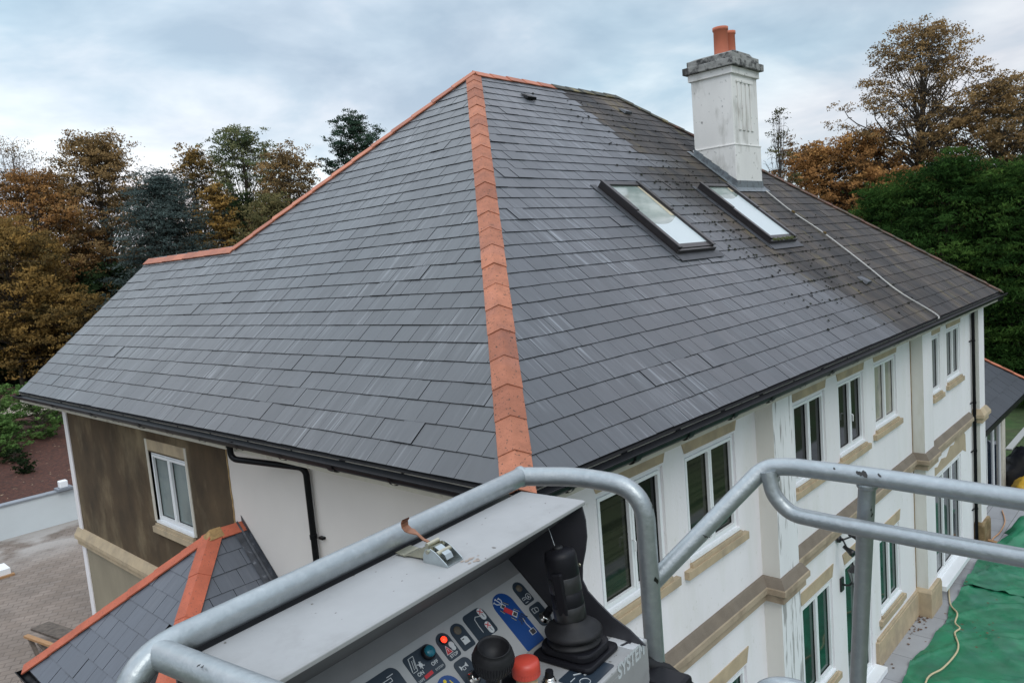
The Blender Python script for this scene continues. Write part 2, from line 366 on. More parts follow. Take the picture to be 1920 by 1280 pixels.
# remaining walls of the block (seen only from elsewhere)
m = MB()
m.add([(16.42, 1.2, 0), (16.42, 11.5, 0), (16.42, 11.5, TOP), (16.42, 1.2, TOP)], [(0, 1, 2, 3)])
m.add([(16.42, 11.5, 0), (5.1, 11.5, 0), (5.1, 11.5, TOP), (16.42, 11.5, TOP)], [(0, 1, 2, 3)])
m.add([(5.1, 11.5, 0), (5.1, 12.05, 0), (5.1, 12.05, TOP), (5.1, 11.5, TOP)], [(0, 1, 2, 3)])
m.add([(5.1, 12.05, 0), (XW+.4, 12.05, 0), (XW+.4, 12.05, TOP), (5.1, 12.05, TOP)], [(0, 1, 2, 3)])
m.add([(5.1, 12.04, TOP), (.45, 12.04, TOP), (X1, 12.04, ZW-.12)], [(0, 1, 2)])
m.build('wall', WHITE, house, fix=False)

# ---- roof deck
DECK = mat('roof_underlay', (.012, .012, .014), .9)
def off(p, n): return p
E0, E1, E2 = (0, 0, EZ), (LXE, 0, EZ), (0, LYE, EZ); A = (BB, BB, ZA); C1 = (X1, YC1, ZW); C2 = (X1, LYE, ZW)
E3, E4 = (LXE, 2*BB, EZ), (2*X1, 2*BB, EZ); C3 = (2*X1, LYE, EZ)
SLB = mat('roof_slate_plain', (.07, .075, .085), .5, var=.2, vscale=2)
m = MB()
d = lambda p: (p[0], p[1], p[2]-.035)
m.add([d(E0), d(E1), d(R1), d(A)], [(0, 1, 2, 3)], 0)
m.add([d(E0), d(A), d(C1), d(C2), d(E2)], [(0, 1, 2, 3, 4)], 0)
m.add([E1, E3, R1], [(0, 1, 2)], 1); m.add([E3, E4, C1, A, R1], [(0, 1, 2, 3, 4)], 1); m.add([C1, E4, C3, C2], [(0, 1, 2, 3)], 1)
roof = m.build('roof', [DECK, SLB], house, fix=False)

# ---- slates: one slab each, tilted, clipped at hips
def clip(poly, a, b, c):   # keep a*x+b*y+c >= 0
    o = []
    for i in range(len(poly)):
        p, q = poly[i], poly[(i+1) % len(poly)]; fp, fq = a*p[0]+b*p[1]+c, a*q[0]+b*q[1]+c
        if fp >= 0: o.append(p)
        if (fp >= 0) != (fq >= 0):
            t = fp/(fp-fq); o.append((p[0]+(q[0]-p[0])*t, p[1]+(q[1]-p[1])*t))
    return o
def slates(name, T, a_off, amax, smax, gauge, wid, clips, old_fn, mats, parent, th=.0075, extra=None):
    vs = []; fs = []; mi = []; tone = []; uv = []
    nrow = int(smax/gauge)+1
    for r in range(nrow):
        s0 = r*gauge; s1 = s0+gauge+.03; st = a_off + (wid/2 if r % 2 else 0) - wid*40 + random.gauss(0, .003)
        wav = random.uniform(-.0025, .0025)
        k0 = int((-.5-st)/wid)
        for k in range(k0, int((amax-st)/wid)+2):
            a0 = st+k*wid+.0028; a1 = a0+wid-.0056; dj = random.gauss(0, .0014)
            poly = [(a0, s0+dj+wav), (a1, s0+dj+wav+random.gauss(0, .001)), (a1, s1), (a0, s1)]
            for cfn in clips:
                q = cfn((s0+s1)/2)
                for h in (q if isinstance(q, list) else [q]):
                    if h and poly: poly = clip(poly, *h)
            if len(poly) < 3: continue
            lift = random.uniform(0, .0035) + (random.random() < .02)*.006; n = len(poly); o = len(vs)
            tl = random.gauss(0, .0012)
            def hh(p): return th*1.25*(1-(p[1]-s0)/gauge) + lift + tl*((p[0]-a0)/wid-.5)
            for p in poly: vs.append(T(p[0], p[1], hh(p)))
            for p in poly: vs.append(T(p[0], p[1], hh(p)-th))
            fs.append(tuple(range(o, o+n))); mi.append(0)
            for i in range(n): fs.append((o+i, o+n+i, o+n+(i+1) % n, o+(i+1) % n)); mi.append(1)
            am, sm_ = (a0+a1)/2, s0
            c = (random.random(), old_fn(am, sm_), random.random(), 1)
            tone += [c]*(n + 4*n); uvp = [(p[0], p[1]) for p in poly]
            uv += uvp
            for i in range(n): uv += [uvp[i], uvp[i], uvp[(i+1) % n], uvp[(i+1) % n]]
    me = bpy.data.meshes.new(name); me.from_pydata(vs, [], fs)
    for q in mats: me.materials.append(q)
    me.polygons.foreach_set('material_index', mi)
    ul = me.uv_layers.new(name='UVMap'); ul.data.foreach_set('uv', np.array(uv, dtype=np.float32).ravel())
    ca = me.color_attributes.new('tone', 'FLOAT_COLOR', 'CORNER'); ca.data.foreach_set('color', np.array(tone, dtype=np.float32).ravel())
    ob = bpy.data.objects.new(name, me); COL.objects.link(ob); ob.parent = parent
    return ob

def slate_material(name, base, light, streak_amt, old=True, rough=.42):
    m = bpy.data.materials.new(name); m.use_nodes = True; t = m.node_tree; b = t.nodes['Principled BSDF']
    at = nd(t, 'ShaderNodeAttribute', attribute_name='tone'); s = nd(t, 'ShaderNodeSeparateColor'); t.links.new(at.outputs['Color'], s.inputs[0])
    uv = nd(t, 'ShaderNodeUVMap'); U = uv.outputs[0]
    su = nd(t, 'ShaderNodeSeparateXYZ'); t.links.new(U, su.inputs[0])
    def noise(scale, st=(1, 1, 1), detail=4.0, add=None, rgh=.55):
        mp = nd(t, 'ShaderNodeMapping'); mp.inputs['Scale'].default_value = st; t.links.new(U, mp.inputs[0])
        v = mp.outputs[0]
        if add is not None:
            cz = nd(t, 'ShaderNodeCombineXYZ'); t.links.new(add, cz.inputs[2])
            av = nd(t, 'ShaderNodeVectorMath', operation='ADD'); t.links.new(v, av.inputs[0]); t.links.new(cz.outputs[0], av.inputs[1]); v = av.outputs[0]
        n = nd(t, 'ShaderNodeTexNoise', Scale=scale, Detail=detail, Roughness=rgh); t.links.new(v, n.inputs['Vector']); return n.outputs[0]
    rid = math_n(t, 'MULTIPLY', s.outputs[2], 9.0)
    c = mixc(t, s.outputs[0], base, tuple(x*1.16 for x in base))
    # fine riven grain along the slope
    gr = noise(26, (1, .12, 1), 5.0, rid)
    c = mixc(t, 1.0, c, ramp(t, gr, [(.3, (.92,)*3), (.7, (1.08,)*3)]), 'MULTIPLY')
    # pale run-off streaks, broken by patches and by slate
    st = ramp(t, noise(15, (1, .055, 1), 3.0), [(.50, (0, 0, 0)), (.66, (1, 1, 1))])
    pt = ramp(t, noise(.55, (1, 1, 1), 3.0), [(.43, (0, 0, 0)), (.60, (1, 1, 1))])
    st2 = ramp(t, noise(30, (1, .035, 1), 2.0, rid), [(.58, (0, 0, 0)), (.66, (1, 1, 1))])
    k = math_n(t, 'MULTIPLY', math_n(t, 'ADD', math_n(t, 'MULTIPLY', st, .28), math_n(t, 'MULTIPLY', st2, .8)), math_n(t, 'ADD', math_n(t, 'MULTIPLY', pt, .95), .05))
    k = math_n(t, 'MULTIPLY', k, streak_amt)
    c = mixc(t, k, c, light)
    if old:
        # weathered, lichened slates on the far part
        om = s.outputs[1]
        oc = ramp(t, noise(1.7, (1, .5, 1), 5.0), [(.30, (.018, .017, .017)), (.45, (.040, .034, .031)), (.58, (.068, .054, .044)), (.75, (.13, .10, .06))])
        sp = ramp(t, noise(34, (1, .8, 1), 3.0), [(.60, (0, 0, 0)), (.68, (1, 1, 1))])
        oc = mixc(t, math_n(t, 'MULTIPLY', sp, .7), oc, (.012, .011, .009))
        ly = ramp(t, noise(2.6, (1.6, .45, 1), 4.0), [(.60, (0, 0, 0)), (.70, (1, 1, 1))])
        oc = mixc(t, math_n(t, 'MULTIPLY', ly, .55), oc, (.17, .135, .05))
        # black algae drifts that bleed out of the old part
        c = mixc(t, om, c, oc)
        dr = ramp(t, noise(1.1, (1, .28, 1), 5.0), [(.46, (0, 0, 0)), (.62, (1, 1, 1))])
        band = ramp(t, math_n(t, 'DIVIDE', su.outputs[0], 20.0), [(.30, (0, 0, 0)), (.38, (.55, .55, .55)), (.46, (1, 1, 1))])
        c = mixc(t, math_n(t, 'MULTIPLY', math_n(t, 'MULTIPLY', dr, band), .55), c, (.025, .025, .026))
    dk = ramp(t, noise(60, (1, 1, 1), 2.0), [(.70, (0, 0, 0)), (.74, (1, 1, 1))])
    c = mixc(t, math_n(t, 'MULTIPLY', dk, .5), c, (.02, .02, .02))
    t.links.new(c, b.inputs['Base Color'])
    rr = math_n(t, 'ADD', rough, math_n(t, 'MULTIPLY', s.outputs[2], .10)); 
    if old: rr = math_n(t, 'ADD', rr, math_n(t, 'MULTIPLY', s.outputs[1], .25))
    t.links.new(rr, b.inputs['Roughness']); b.inputs['Specular IOR Level'].default_value = .6
    if old: t.links.new(math_n(t, 'SUBTRACT', .6, math_n(t, 'MULTIPLY', s.outputs[1], .42)), b.inputs['Specular IOR Level'])
    bn = nd(t, 'ShaderNodeBump', Strength=.12, Distance=.004); t.links.new(gr, bn.inputs['Height']); t.links.new(bn.outputs[0], b.inputs['Normal'])
    return m
SL = slate_material('riven_slate', (.062, .067, .076), (.28, .30, .33), .68, rough=.32)
SLL = slate_material('riven_slate_side', (.060, .063, .070), (.26, .27, .29), .68, old=False, rough=.30)
SLE = mat('slate_edge_shadow', (.006, .006, .008), .9, spec=.1)  # near-black edge colour stands in for the shadow line under each course
def T_right(a, s, n): return (a, s*CS - n*SN, EZ + s*SN + n*CS)
def T_left(a, s, n): return (s*CS - n*SN, a, EZ + s*SN + n*CS)
SA, SC1 = BB/CS, X1/CS
def old_right(a, s):
    y = s*CS; n = .35*math.sin(a*1.7+s*.9)+.25*math.sin(s*2.3)
    xb = 8.22 if y > 3.6 else (7.1+n if y > 1.9 else 7.1+n+(1.9-y)*.75)
    wdt = .10 if y > 4 else 1.5
    v = (a-xb)/wdt
    v = max(0, min(1, v))
    if y > 4.2: v = 1.0 if a > xb + (int(s/.2446) % 2)*.12 - (6-y)*.02 else 0.0
    return v*random.uniform(.92, 1)*(.95 if a > 8 else .85)
hipR = lambda s: [(1, -CS, 0), (-1, -CS*(LXE-R1[0])/BB, LXE)]
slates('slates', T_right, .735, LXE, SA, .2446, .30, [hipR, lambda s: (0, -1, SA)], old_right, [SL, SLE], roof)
def clipL(s):
    h = [(1, -CS, 0), (-1, 0, LYE)]
    if s > SC1: h += [(-1, -CS, 2*BB), (0, -1, SA)]
    return h
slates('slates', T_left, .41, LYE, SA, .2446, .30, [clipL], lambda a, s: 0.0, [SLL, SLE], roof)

# ---- hip and ridge tiles
TERRA = mat('terracotta_tile', (.37, .138, .080), .85, var=.16, vscale=7, col2=(.31, .125, .085), c2scale=3, c2lo=.5, c2hi=.75, speck=(.09, .05, .035), sscale=38, slo=.635, shi=.68, bump=.7, bscale=60)
TERRA2 = mat('smooth_terracotta_tile', (.40, .13, .068), .6, var=.18, vscale=3, bump=.2, bscale=70)
TERRA_OLD = mat('mossy_old_tile', (.115, .055, .038), .9, var=.35, vscale=5, col2=(.05, .045, .03), c2scale=4, c2lo=.45, c2hi=.6, bump=.6, bscale=40)
GREY_OLD = mat('lichened_grey_tile', (.06, .06, .05), .9, var=.4, vscale=6, col2=(.17, .14, .07), c2scale=4, c2lo=.5, c2hi=.62, bump=.6, bscale=40)
def hip_tiles(name, p0, p1, n1, n2, wing, L, th, lift, mats, parent, pick=lambda i: 0, over=.007, jit=.0015, round_=False):
    """angled tiles from p0 (low) to p1; n1,n2 = unit vectors down each wing"""
    p0, p1 = Vector(p0), Vector(p1); d = (p1-p0); N = int(d.length/L+.5); L = d.length/N; d.normalize()
    n1, n2 = Vector(n1).normalized(), Vector(n2).normalized(); up = -(n1+n2).normalized(); m = MB()
    a1 = d.cross(n1).normalized(); a1 = a1 if a1.dot(up) > 0 else -a1
    a2 = d.cross(n2).normalized(); a2 = a2 if a2.dot(up) > 0 else -a2
    for i in range(N):
        yaw = random.gauss(0, .0015); q0 = p0+(n1-n2)*yaw*.5+d*(L*i-.01+random.gauss(0, .003)); q1 = p0+d*(L*(i+1)+.03); j = random.gauss(0, jit)
        for w_, n_, a_ in ((wing, n1, a1), (wing, n2, a2)):
            vs = []
            for q, h in ((q0, lift+over+j), (q1, lift-.004+j)):
                crown = q+up*(h*1.25)
                e = q+n_*w_+a_*(h+.004)
                vs += [crown, e, e-a_*th*1.4, crown-up*th]
            m.add(vs, [(0, 1, 5, 4), (1, 2, 6, 5), (2, 3, 7, 6), (0, 3, 2, 1), (4, 5, 6, 7)], pick(i))
    o = m.build(name, mats, parent)
    ca = o.data.color_attributes.new('tone', 'FLOAT_COLOR', 'CORNER'); tt = [random.random() for _ in range(N)]; v = []
    for p in o.data.polygons: v += [(tt[min(N-1, p.index//10)],)*3+(1,)]*p.loop_total
    ca.data.foreach_set('color', np.array(v, dtype=np.float32).ravel()); return o
def per_tile(m_, amt=.22):
    t = m_.node_tree; b = t.nodes['Principled BSDF']; src = b.inputs['Base Color'].links[0].from_socket
    at_ = nd(t, 'ShaderNodeAttribute', attribute_name='tone'); sp_ = nd(t, 'ShaderNodeSeparateColor'); t.links.new(at_.outputs['Color'], sp_.inputs[0])
    t.links.new(mixc(t, 1.0, src, ramp(t, sp_.outputs[0], [(0, (1-amt, 1-amt*1.1, 1-amt*1.1)), (1, (1+amt*.8, 1+amt, 1+amt))]), 'MULTIPLY'), b.inputs['Base Color'])
for m_ in (TERRA, TERRA2, TERRA_OLD): per_tile(m_)
dwR, dwL = Vector((0, -CS, -SN)), Vector((-CS, 0, -SN))
def in_plane_perp(hd, e1, e2):
    """unit vector in the plane spanned by (e1,e2), perpendicular to hd, pointing towards e2 side"""
    n = Vector(e1).cross(Vector(e2)).normalized(); v = n.cross(hd).normalized()
    return v if v.dot(Vector(e2)) > 0 else -v
hd = (Vector(A)-Vector(E0)).normalized()
nR = in_plane_perp(hd, dwR, (1, 0, 0)); nL = in_plane_perp(hd, dwL, (0, 1, 0))
hip_tiles('hip_tiles', Vector(E0)+hd*.02, A, nR, nL, .143, .405, .012, .016, [TERRA], roof, over=.006)
hd2 = (Vector(A)-Vector(C1)).normalized()
nL2 = in_plane_perp(hd2, dwL, (0, -1, 0)); nB2 = in_plane_perp(hd2, (0, CS, -SN), (1, 0, 0))
hip_tiles('hip_tiles', C1, A, nL2, nB2, .15, .46, .014, .030, [TERRA2], roof)
hip_tiles('ridge_tiles', C2, Vector(C1), dwL, (CS, 0, -SN), .15, .46, .014, .030, [TERRA2], roof)
hip_tiles('ridge_tiles', A, R1, dwR, (0, CS, -SN), .14, .42, .014, .028, [TERRA2, GREY_OLD], roof, pick=lambda i: 0 if i < 5 else 1)
hd3 = (Vector(R1)-Vector(E1)).normalized()
dwF = Vector((BB*0+1/math.hypot(1, (ZA-EZ)/(LXE-R1[0])), 0, -((ZA-EZ)/(LXE-R1[0]))/math.hypot(1, (ZA-EZ)/(LXE-R1[0]))))
nR3 = in_plane_perp(hd3, dwR, (-1, 0, 0)); nF3 = in_plane_perp(hd3, dwF, (0, 1, 0))
hip_tiles('hip_tiles', E1, R1, nR3, nF3, .13, .42, .016, .030, [TERRA_OLD, GREY_OLD], roof, pick=lambda i: 1 if i > 20 else 0)
# mossy mortar and clumps on the old slates
MOSS = mat('dark_moss', (.008, .008, .006), .95, var=.5, vscale=20, col2=(.022, .024, .010), c2scale=9)
m = MB()
def clump(m, c, r, up=(0, 0, 1), mi=0):
    n = 6; prof = [(r, -.2*r), (r*.9, .3*r), (r*.5, .6*r), (0.001, .7*r)]
    o = len(m.v); m.lathe([(p*random.uniform(.7, 1.25), h*.8) for p, h in prof], c, up, n=n, mi=mi)
NR = (0, -SN, CS)
for i in range(900):
    a = random.gauss(8.6, 1.8); s = random.choice([random.uniform(.2, 7.4), random.uniform(1.0, 4.6)])
    if random.random() < .7: s = round(s/.2446)*.2446-.006
    if a < 6.8+random.random()*.8 or a > LXE-s*1.0: continue
    if 5.5 < a < 6.8 or (8.7 < a < 9.9 and 2.4 < s < 4.3) or (10.3 < a < 11.6 and 4.1 < s < 5.5): continue
    clump(m, T_right(a, s, .016), random.uniform(.008, .024), NR)
m.build('moss', MOSS, roof)
tag(bpy.data.objects['moss'], kind='stuff')

# roof vents and the slipped lead slate
for (x, s) in ((6.80, 7.13), (9.85, 7.10), (10.49, 1.22)):
    m = MB(); c = Vector(T_right(x, s, .02)); dn = dwR
    def Tv(p, q, h): return c + Vector((1, 0, 0))*p + dn*q + Vector(NR)*h
    m.add([Tv(-.12, -.12, 0), Tv(.12, -.12, 0), Tv(.13, .10, .0), Tv(-.13, .10, .0), Tv(-.09, -.06, .02), Tv(.09, -.06, .02), Tv(.11, .09, .055), Tv(-.11, .09, .055)],
          [(4, 5, 6, 7), (0, 1, 5, 4), (1, 2, 6, 5), (2, 3, 7, 6), (3, 0, 4, 7)])
    m.build('roof_vent', BLACKP if x < 9 else SLB, roof, bevel=.01)
# gutters: half-round, joints and brackets
def gutter(name, p0, p1, outv, parent, r=.069):
    p0, p1, outv = Vector(p0), Vector(p1), Vector(outv); m = MB(); vs = []; n = 9
    for p in (p0, p1):
        for k in range(n):
            t = math.pi*k/(n-1); vs.append(p + outv*(r*math.cos(t)) + Vector((0, 0, -r*math.sin(t)*1.05)))
    m.add(vs, [(k, k+1, n+k+1, n+k) for k in range(n-1)], 0, True)
    vs2 = [v + (p - v)*.08 for v, p in zip(vs, [p0]*n+[p1]*n)]
    m.add(vs2, [(k, k+1, n+k+1, n+k) for k in range(n-1)], 0, True)
    for e in (0, 1): m.add(vs[e*n:(e+1)*n], [tuple(range(n))])
    m.tube([p0+outv*r, p1+outv*r], .007, 6); o = m.build(name, BLACKP, parent)
    L = (p1-p0).length; d = (p1-p0)/L; k = .55
    while k < L-.2:
        b = MB(); big = random.random() < .35; hw = .05 if big else .018
        for a, c in ((-hw, hw),):
            vs = []
            for q in (a, c):
                for j in range(n):
                    t = math.pi*j/(n-1); vs.append(p0+d*(k+q)+outv*((r+.012)*math.cos(t))+Vector((0, 0, -(r+.018)*math.sin(t)*1.06+.004)))
            b.add(vs, [(j, j+1, n+j+1, n+j) for j in range(n-1)], 0, True)
        b.build('gutter_joint' if big else 'gutter_bracket', BLACKP, o); k += .92
    return o
gutter('gutter', (-.07, -.074, EZ-.048), (LXE+.05, -.074, EZ-.048), (0, -1, 0), house)
gutter('gutter', (-.074, -.07, EZ-.048), (-.074, LYE-.1, EZ-.048), (-1, 0, 0), house)
m = MB(); m.box((.02, .012, EZ-.21), (LXE-.02, .035, EZ-.03)); m.box((.012, .036, EZ-.21), (.034, LYE-.02, EZ-.03)); m.build('fascia', FASCIA, house)
m = MB(); m.add([(.03, .03, EZ-.215), (LXE, .03, EZ-.215), (LXE, .6, EZ-.215), (.03, .6, EZ-.215)], [(0, 1, 2, 3)]); m.add([(.03, .6, EZ-.216), (.6, .6, EZ-.216), (.6, LYE, EZ-.216), (.03, LYE, EZ-.216)], [(0, 1, 2, 3)])
m.add([(.6, 12.0, EZ-.215), (5.4, 12.0, EZ-.215), (5.4, LYE, EZ-.215), (.6, LYE, EZ-.215)], [(0, 1, 2, 3)]); m.add([(16.4, .6, EZ-.215), (LXE, .6, EZ-.215), (LXE, 12, EZ-.215), (16.4, 12, EZ-.215)], [(0, 1, 2, 3)])
m.build('soffit', FASCIA, house)
# gutter underlap sheet (dark felt seen behind the slates)
m = MB(); m.box((0.0, -.012, EZ-.035), (LXE, .0115, EZ-.022)); m.box((-.012, 0, EZ-.034), (.0115, LYE, EZ-.021)); m.build('eaves_felt', DECK, house)
# verge of the wing
m = MB(); vv = [(0, LYE, EZ-.02), (X1, LYE, ZW-.02), (2*X1, LYE, EZ-.02), (2*X1, LYE, EZ-.2), (X1, LYE, ZW-.2), (0, LYE, EZ-.2)]
m.add([(x, y+.005, z) for x, y, z in vv]+[(x, y-.03, z) for x, y, z in vv], [(0, 1, 4, 5), (1, 2, 3, 4), (6, 7, 10, 11), (7, 8, 9, 10), (0, 5, 11, 6), (5, 4, 10, 11), (4, 3, 9, 10)]); m.build('bargeboard', FASCIA, house)
# downpipes
m = MB()
pth = fillet([(-.05, 4.50, EZ-.08), (-.05, 4.50, EZ-.30), (.30, 3.58+.35, EZ-.40), (XW-.06, 3.60, EZ-.44), (XW-.06, 3.60, 0.2)], [0, .07, .02, .09, 0])
pth = fillet([(-.05, 4.50, EZ-.08), (-.05, 4.50, EZ-.28), (XW-.06, 3.60, EZ-.38), (XW-.06, 3.60, .15)], [0, .09, .10, 0])
m.tube(pth, .036, 14); dp = m.build('downpipe', BLACKP, house)
for z in (4.75, 3.4, 1.8): m = MB(); m.tube([(XW-.06, 3.60, z), (XW-.06, 3.60, z+.05)], .043, 14); m.box((XW-.05, 3.52, z+.01), (XW-.001, 3.44, z+.035)); m.build('pipe_clip', BLACKP, dp)
m = MB(); m.tube([(-.05, 4.50, EZ-.14), (-.05, 4.50, EZ-.09)], .044, 14); m.build('pipe_clip', BLACKP, dp)
m = MB(); m.tube(fillet([(16.9, -.05, EZ-.08), (16.9, -.05, EZ-.17), (16.7, .1, EZ-.20), (15.86, .34, EZ-.34), (15.86, .34, .1)], [0, .05, .05, .08, 0]), .036, 14); dp2 = m.build('downpipe', BLACKP, house)
for z in (4.9, 3.45, 2.3, .9): m = MB(); m.tube([(15.86, .34, z), (15.86, .34, z+.05)], .043, 12); m.box((15.70, .37, z+.01), (15.82, .401, z+.03)); m.build('pipe_clip', BLACKP, dp2)
m = MB(); m.lathe([(.01, 0), (.09, .0), (.09, .05), (.07, .08), (.001, .09)], (16.482, .36, 5.0), (1, 0, 0), n=16); m.box((16.48, .28, 4.9), (16.55, .44, 5.12)); m.build('alarm_box', mat('cream_alarm_plastic', (.62, .60, .42), .5), house, bevel=.02)

# ---- skylights
SKF = mat('dark_brown_skylight_metal', (.020, .017, .018), .35, var=.25, vscale=8, spec=.6)
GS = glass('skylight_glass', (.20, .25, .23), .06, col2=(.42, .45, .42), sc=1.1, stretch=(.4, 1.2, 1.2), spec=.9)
GSB = mat('skylight_blind', (.50, .56, .58), .3, spec=.6)
GSI = mat('skylight_inner_frame', (.50, .44, .32), .5)
def skylight(x0, x1, sl, sh, root, moss=False):
    def T(a, s, n): return T_right(a, s, n)
    m = MB(); h = .105; fw = .075
    def bx(mb, a0, a1, s0, s1, n0, n1, mi=0): mb.box((a0, s0, n0), (a1, s1, n1), mi, T=T)
    bx(m, x0, x0+fw, sl, sh, -.02, h); bx(m, x1-fw, x1, sl, sh, -.02, h)
    bx(m, x0+fw, x1-fw, sl, sl+.10, -.02, h-.01); bx(m, x0+fw, x1-fw, sh-.09, sh, -.02, h+.012)
    mid = (sl+sh)/2+.05
    for a0, a1 in ((x0-.014, x0+fw-.005), (x1-fw+.005, x1+.014)):         # cover strips in two lengths
        bx(m, a0, a1, sl-.012, mid-.003, h, h+.018); bx(m, a0-.002, a1+.002, mid+.003, sh+.012, h+.004, h+.030)
    bx(m, x0-.02, x1+.02, sl-.05, sl-.006, .0, .085)
    sk = m.build('skylight', SKF, root, bevel=.006)
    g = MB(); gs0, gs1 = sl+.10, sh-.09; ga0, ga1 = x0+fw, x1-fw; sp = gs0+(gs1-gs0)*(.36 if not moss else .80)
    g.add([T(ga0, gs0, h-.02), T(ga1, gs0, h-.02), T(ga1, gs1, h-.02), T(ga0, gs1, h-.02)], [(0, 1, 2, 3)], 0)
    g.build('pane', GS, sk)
    b_ = MB(); n = 12; arc = [(ga0+(ga1-ga0)*i/n, sp+.16*(i/n-.15)*(1 if not moss else .4)-.10*math.sin(math.pi*i/n)) for i in range(n+1)]
    b_.add([T(a, s, h-.017) for a, s in arc]+[T(ga1, gs0, h-.017), T(ga0, gs0, h-.017)], [tuple(range(n+3))]); b_.build('blind', GSB, sk)
    i_ = MB(); i_.add([T(ga1-.10, sp+.16, h-.0165), T(ga1, sp+.16, h-.0165), T(ga1, gs1, h-.0165), T(ga1-.05, gs1, h-.0165)], [(0, 1, 2, 3)]); i_.build('inner_lining', GSI, sk)
    f = MB(); lead = SKF
    bx(f, x0-.15, x0-.02, sl-.16, sh+.04, .008, .020); bx(f, x1+.02, x1+.10, sl-.16, sh+.04, .008, .020); bx(f, x0-.10, x1+.10, sl-.20, sl-.05, .020, .028)
    f.build('flashing', mat('skylight_flashing', (.04, .042, .048), .5, var=.3, vscale=6), sk)
    if moss:
        q = MB()
        for i in range(60): clump(q, T(random.uniform(x0+.05, x1-.03), sl+random.uniform(-.045, .03), .088), random.uniform(.015, .028), NR)
        q.build('moss', mat('green_moss', (.045, .055, .012), .95, var=.4, vscale=30), sk)
skylight(5.66, 6.70, 2.50, 4.20, house); skylight(8.74, 9.80, 2.52, 4.22, house, True)
# ---- chimney
CHW = mat('weathered_chimney_render', (.74, .73, .71), .85, var=.07, vscale=1.5, stretch=(1, 1, .4), col2=(.44, .43, .40), c2scale=3.2, c2lo=.52, c2hi=.74, bump=.25, bscale=50, speck=(.20, .20, .19), sscale=11, slo=.66, shi=.80)
CAP = mat('lichened_concrete', (.27, .27, .26), .95, var=.25, vscale=5, col2=(.05, .05, .05), c2scale=6, c2lo=.47, c2hi=.60, bump=.6, bscale=40)
LEAD = mat('lead_flashing', (.20, .23, .25), .5, metal=.3, var=.3, vscale=12, col2=(.10, .11, .12), c2scale=12)
cx0, cx1, cy0, cy1 = 10.40, 11.52, 3.26, 4.14
m = MB(); m.box((cx0-.02, cy0-.02, 8.4), (cx1+.02, cy1+.02, 9.56)); m.box((cx0, cy0, 9.56), (cx1, cy1, 11.06))
m.box((cx0-.03, cy0-.03, 9.545), (cx1+.03, cy1+.03, 9.575)); m.box((cx0-.045, cy0-.045, 10.93), (cx1+.045, cy1+.045, 11.07))
ch = m.build('chimney', CHW, house, bevel=.008)
m = MB()                                              # vertical ribs on the front face
for xa in (10.62, 10.80, 10.98, 11.16): m.box((xa, cy0-.022, 9.85), (xa+.10, cy0-.001, 10.78))
m.box((10.58, cy0-.030, 10.781), (11.30, cy0-.001, 10.83)); m.build('ribbed_panel', CHW, ch, bevel=.006)
m = MB(); m.box((cx0-.12, cy0-.12, 11.072), (cx1+.12, cy1+.12, 11.21)); m.box((cx0-.05, cy0-.05, 11.211), (cx1+.05, cy1+.05, 11.33))
m.prism([(cx0-.04, 11.331), (cx1+.04, 11.331), (cx1-.22, 11.41), (cx0+.22, 11.41)], lambda p, q, d_: (p, d_, q), cy0+.02, cy1-.02)
m.build('chimney_cap', CAP, ch, bevel=.010)
POT = mat('terracotta_pot', (.50, .15, .085), .7, var=.08, vscale=3)
for px_, py_, r_, h_ in ((10.92, 3.70, .145, .60), (11.37, 3.74, .125, .60)):
    m = MB(); m.lathe([(r_*1.08, 0), (r_*1.0, .06), (r_*.96, h_-.07), (r_*1.08, h_-.06), (r_*1.09, h_), (r_*.85, h_), (r_*.83, h_-.3)], (px_, py_, 11.38), n=28); m.build('chimney_pot', POT, ch)
m = MB(); nfl = 5
zb = lambda y: EZ+y*TAN
m.box((cx0-.03, cy0-.035, zb(cy0)-.02), (cx1+.03, cy0-.021, zb(cy0)+.14))
for i in range(nfl):
    y0, y1 = cy0+(cy1-cy0)*i/nfl, cy0+(cy1-cy0)*(i+1)/nfl; zz_ = zb(y0)
    m.add([(cx0-.026-.002*i, y0-.03, zz_), (cx0-.026-.002*i, y1, zb(y1)-.02), (cx0-.026-.002*i, y1, zb(y1)+.15), (cx0-.026-.002*i, y0-.03, zb(y0)+.15)], [(0, 1, 2, 3)])
m.add([T_right(cx0-.16, cy0/CS-.16, .022), T_right(cx1+.14, cy0/CS-.16, .022), T_right(cx1+.14, cy0/CS+.02, .026), T_right(cx0-.16, cy0/CS+.02, .026)], [(0, 1, 2, 3)])
m.add([T_right(cx0-.16, cy0/CS-.1, .024), T_right(cx0, cy0/CS-.1, .024), T_right(cx0, cy1/CS+.15, .024), T_right(cx0-.16, cy1/CS+.15, .024)], [(0, 1, 2, 3)])
m.build('flashing', LEAD, ch)
# white cable down the roof from the chimney
m = MB(); pts = [T_right(a, y/CS, .035) for a, y in ((11.42, 3.14), (11.32, 2.56), (11.45, 2.0), (11.38, 1.2), (11.25, .62), (11.5, .14), (11.52, .0))] + [(11.5, -.03, EZ-.02)]
m.tube(smooth_path(pts, 6), .014, 8); cab = m.build('rooftop_cable', mat('white_cable_sheath', (.46, .45, .43), .5, var=.1), house)
for i in (1, 2): m = MB(); clump(m, Vector(pts[i])+Vector((0, -.02, 0)), .05, NR); m.build('moss', mat('brown_moss', (.09, .06, .02), .95), cab)

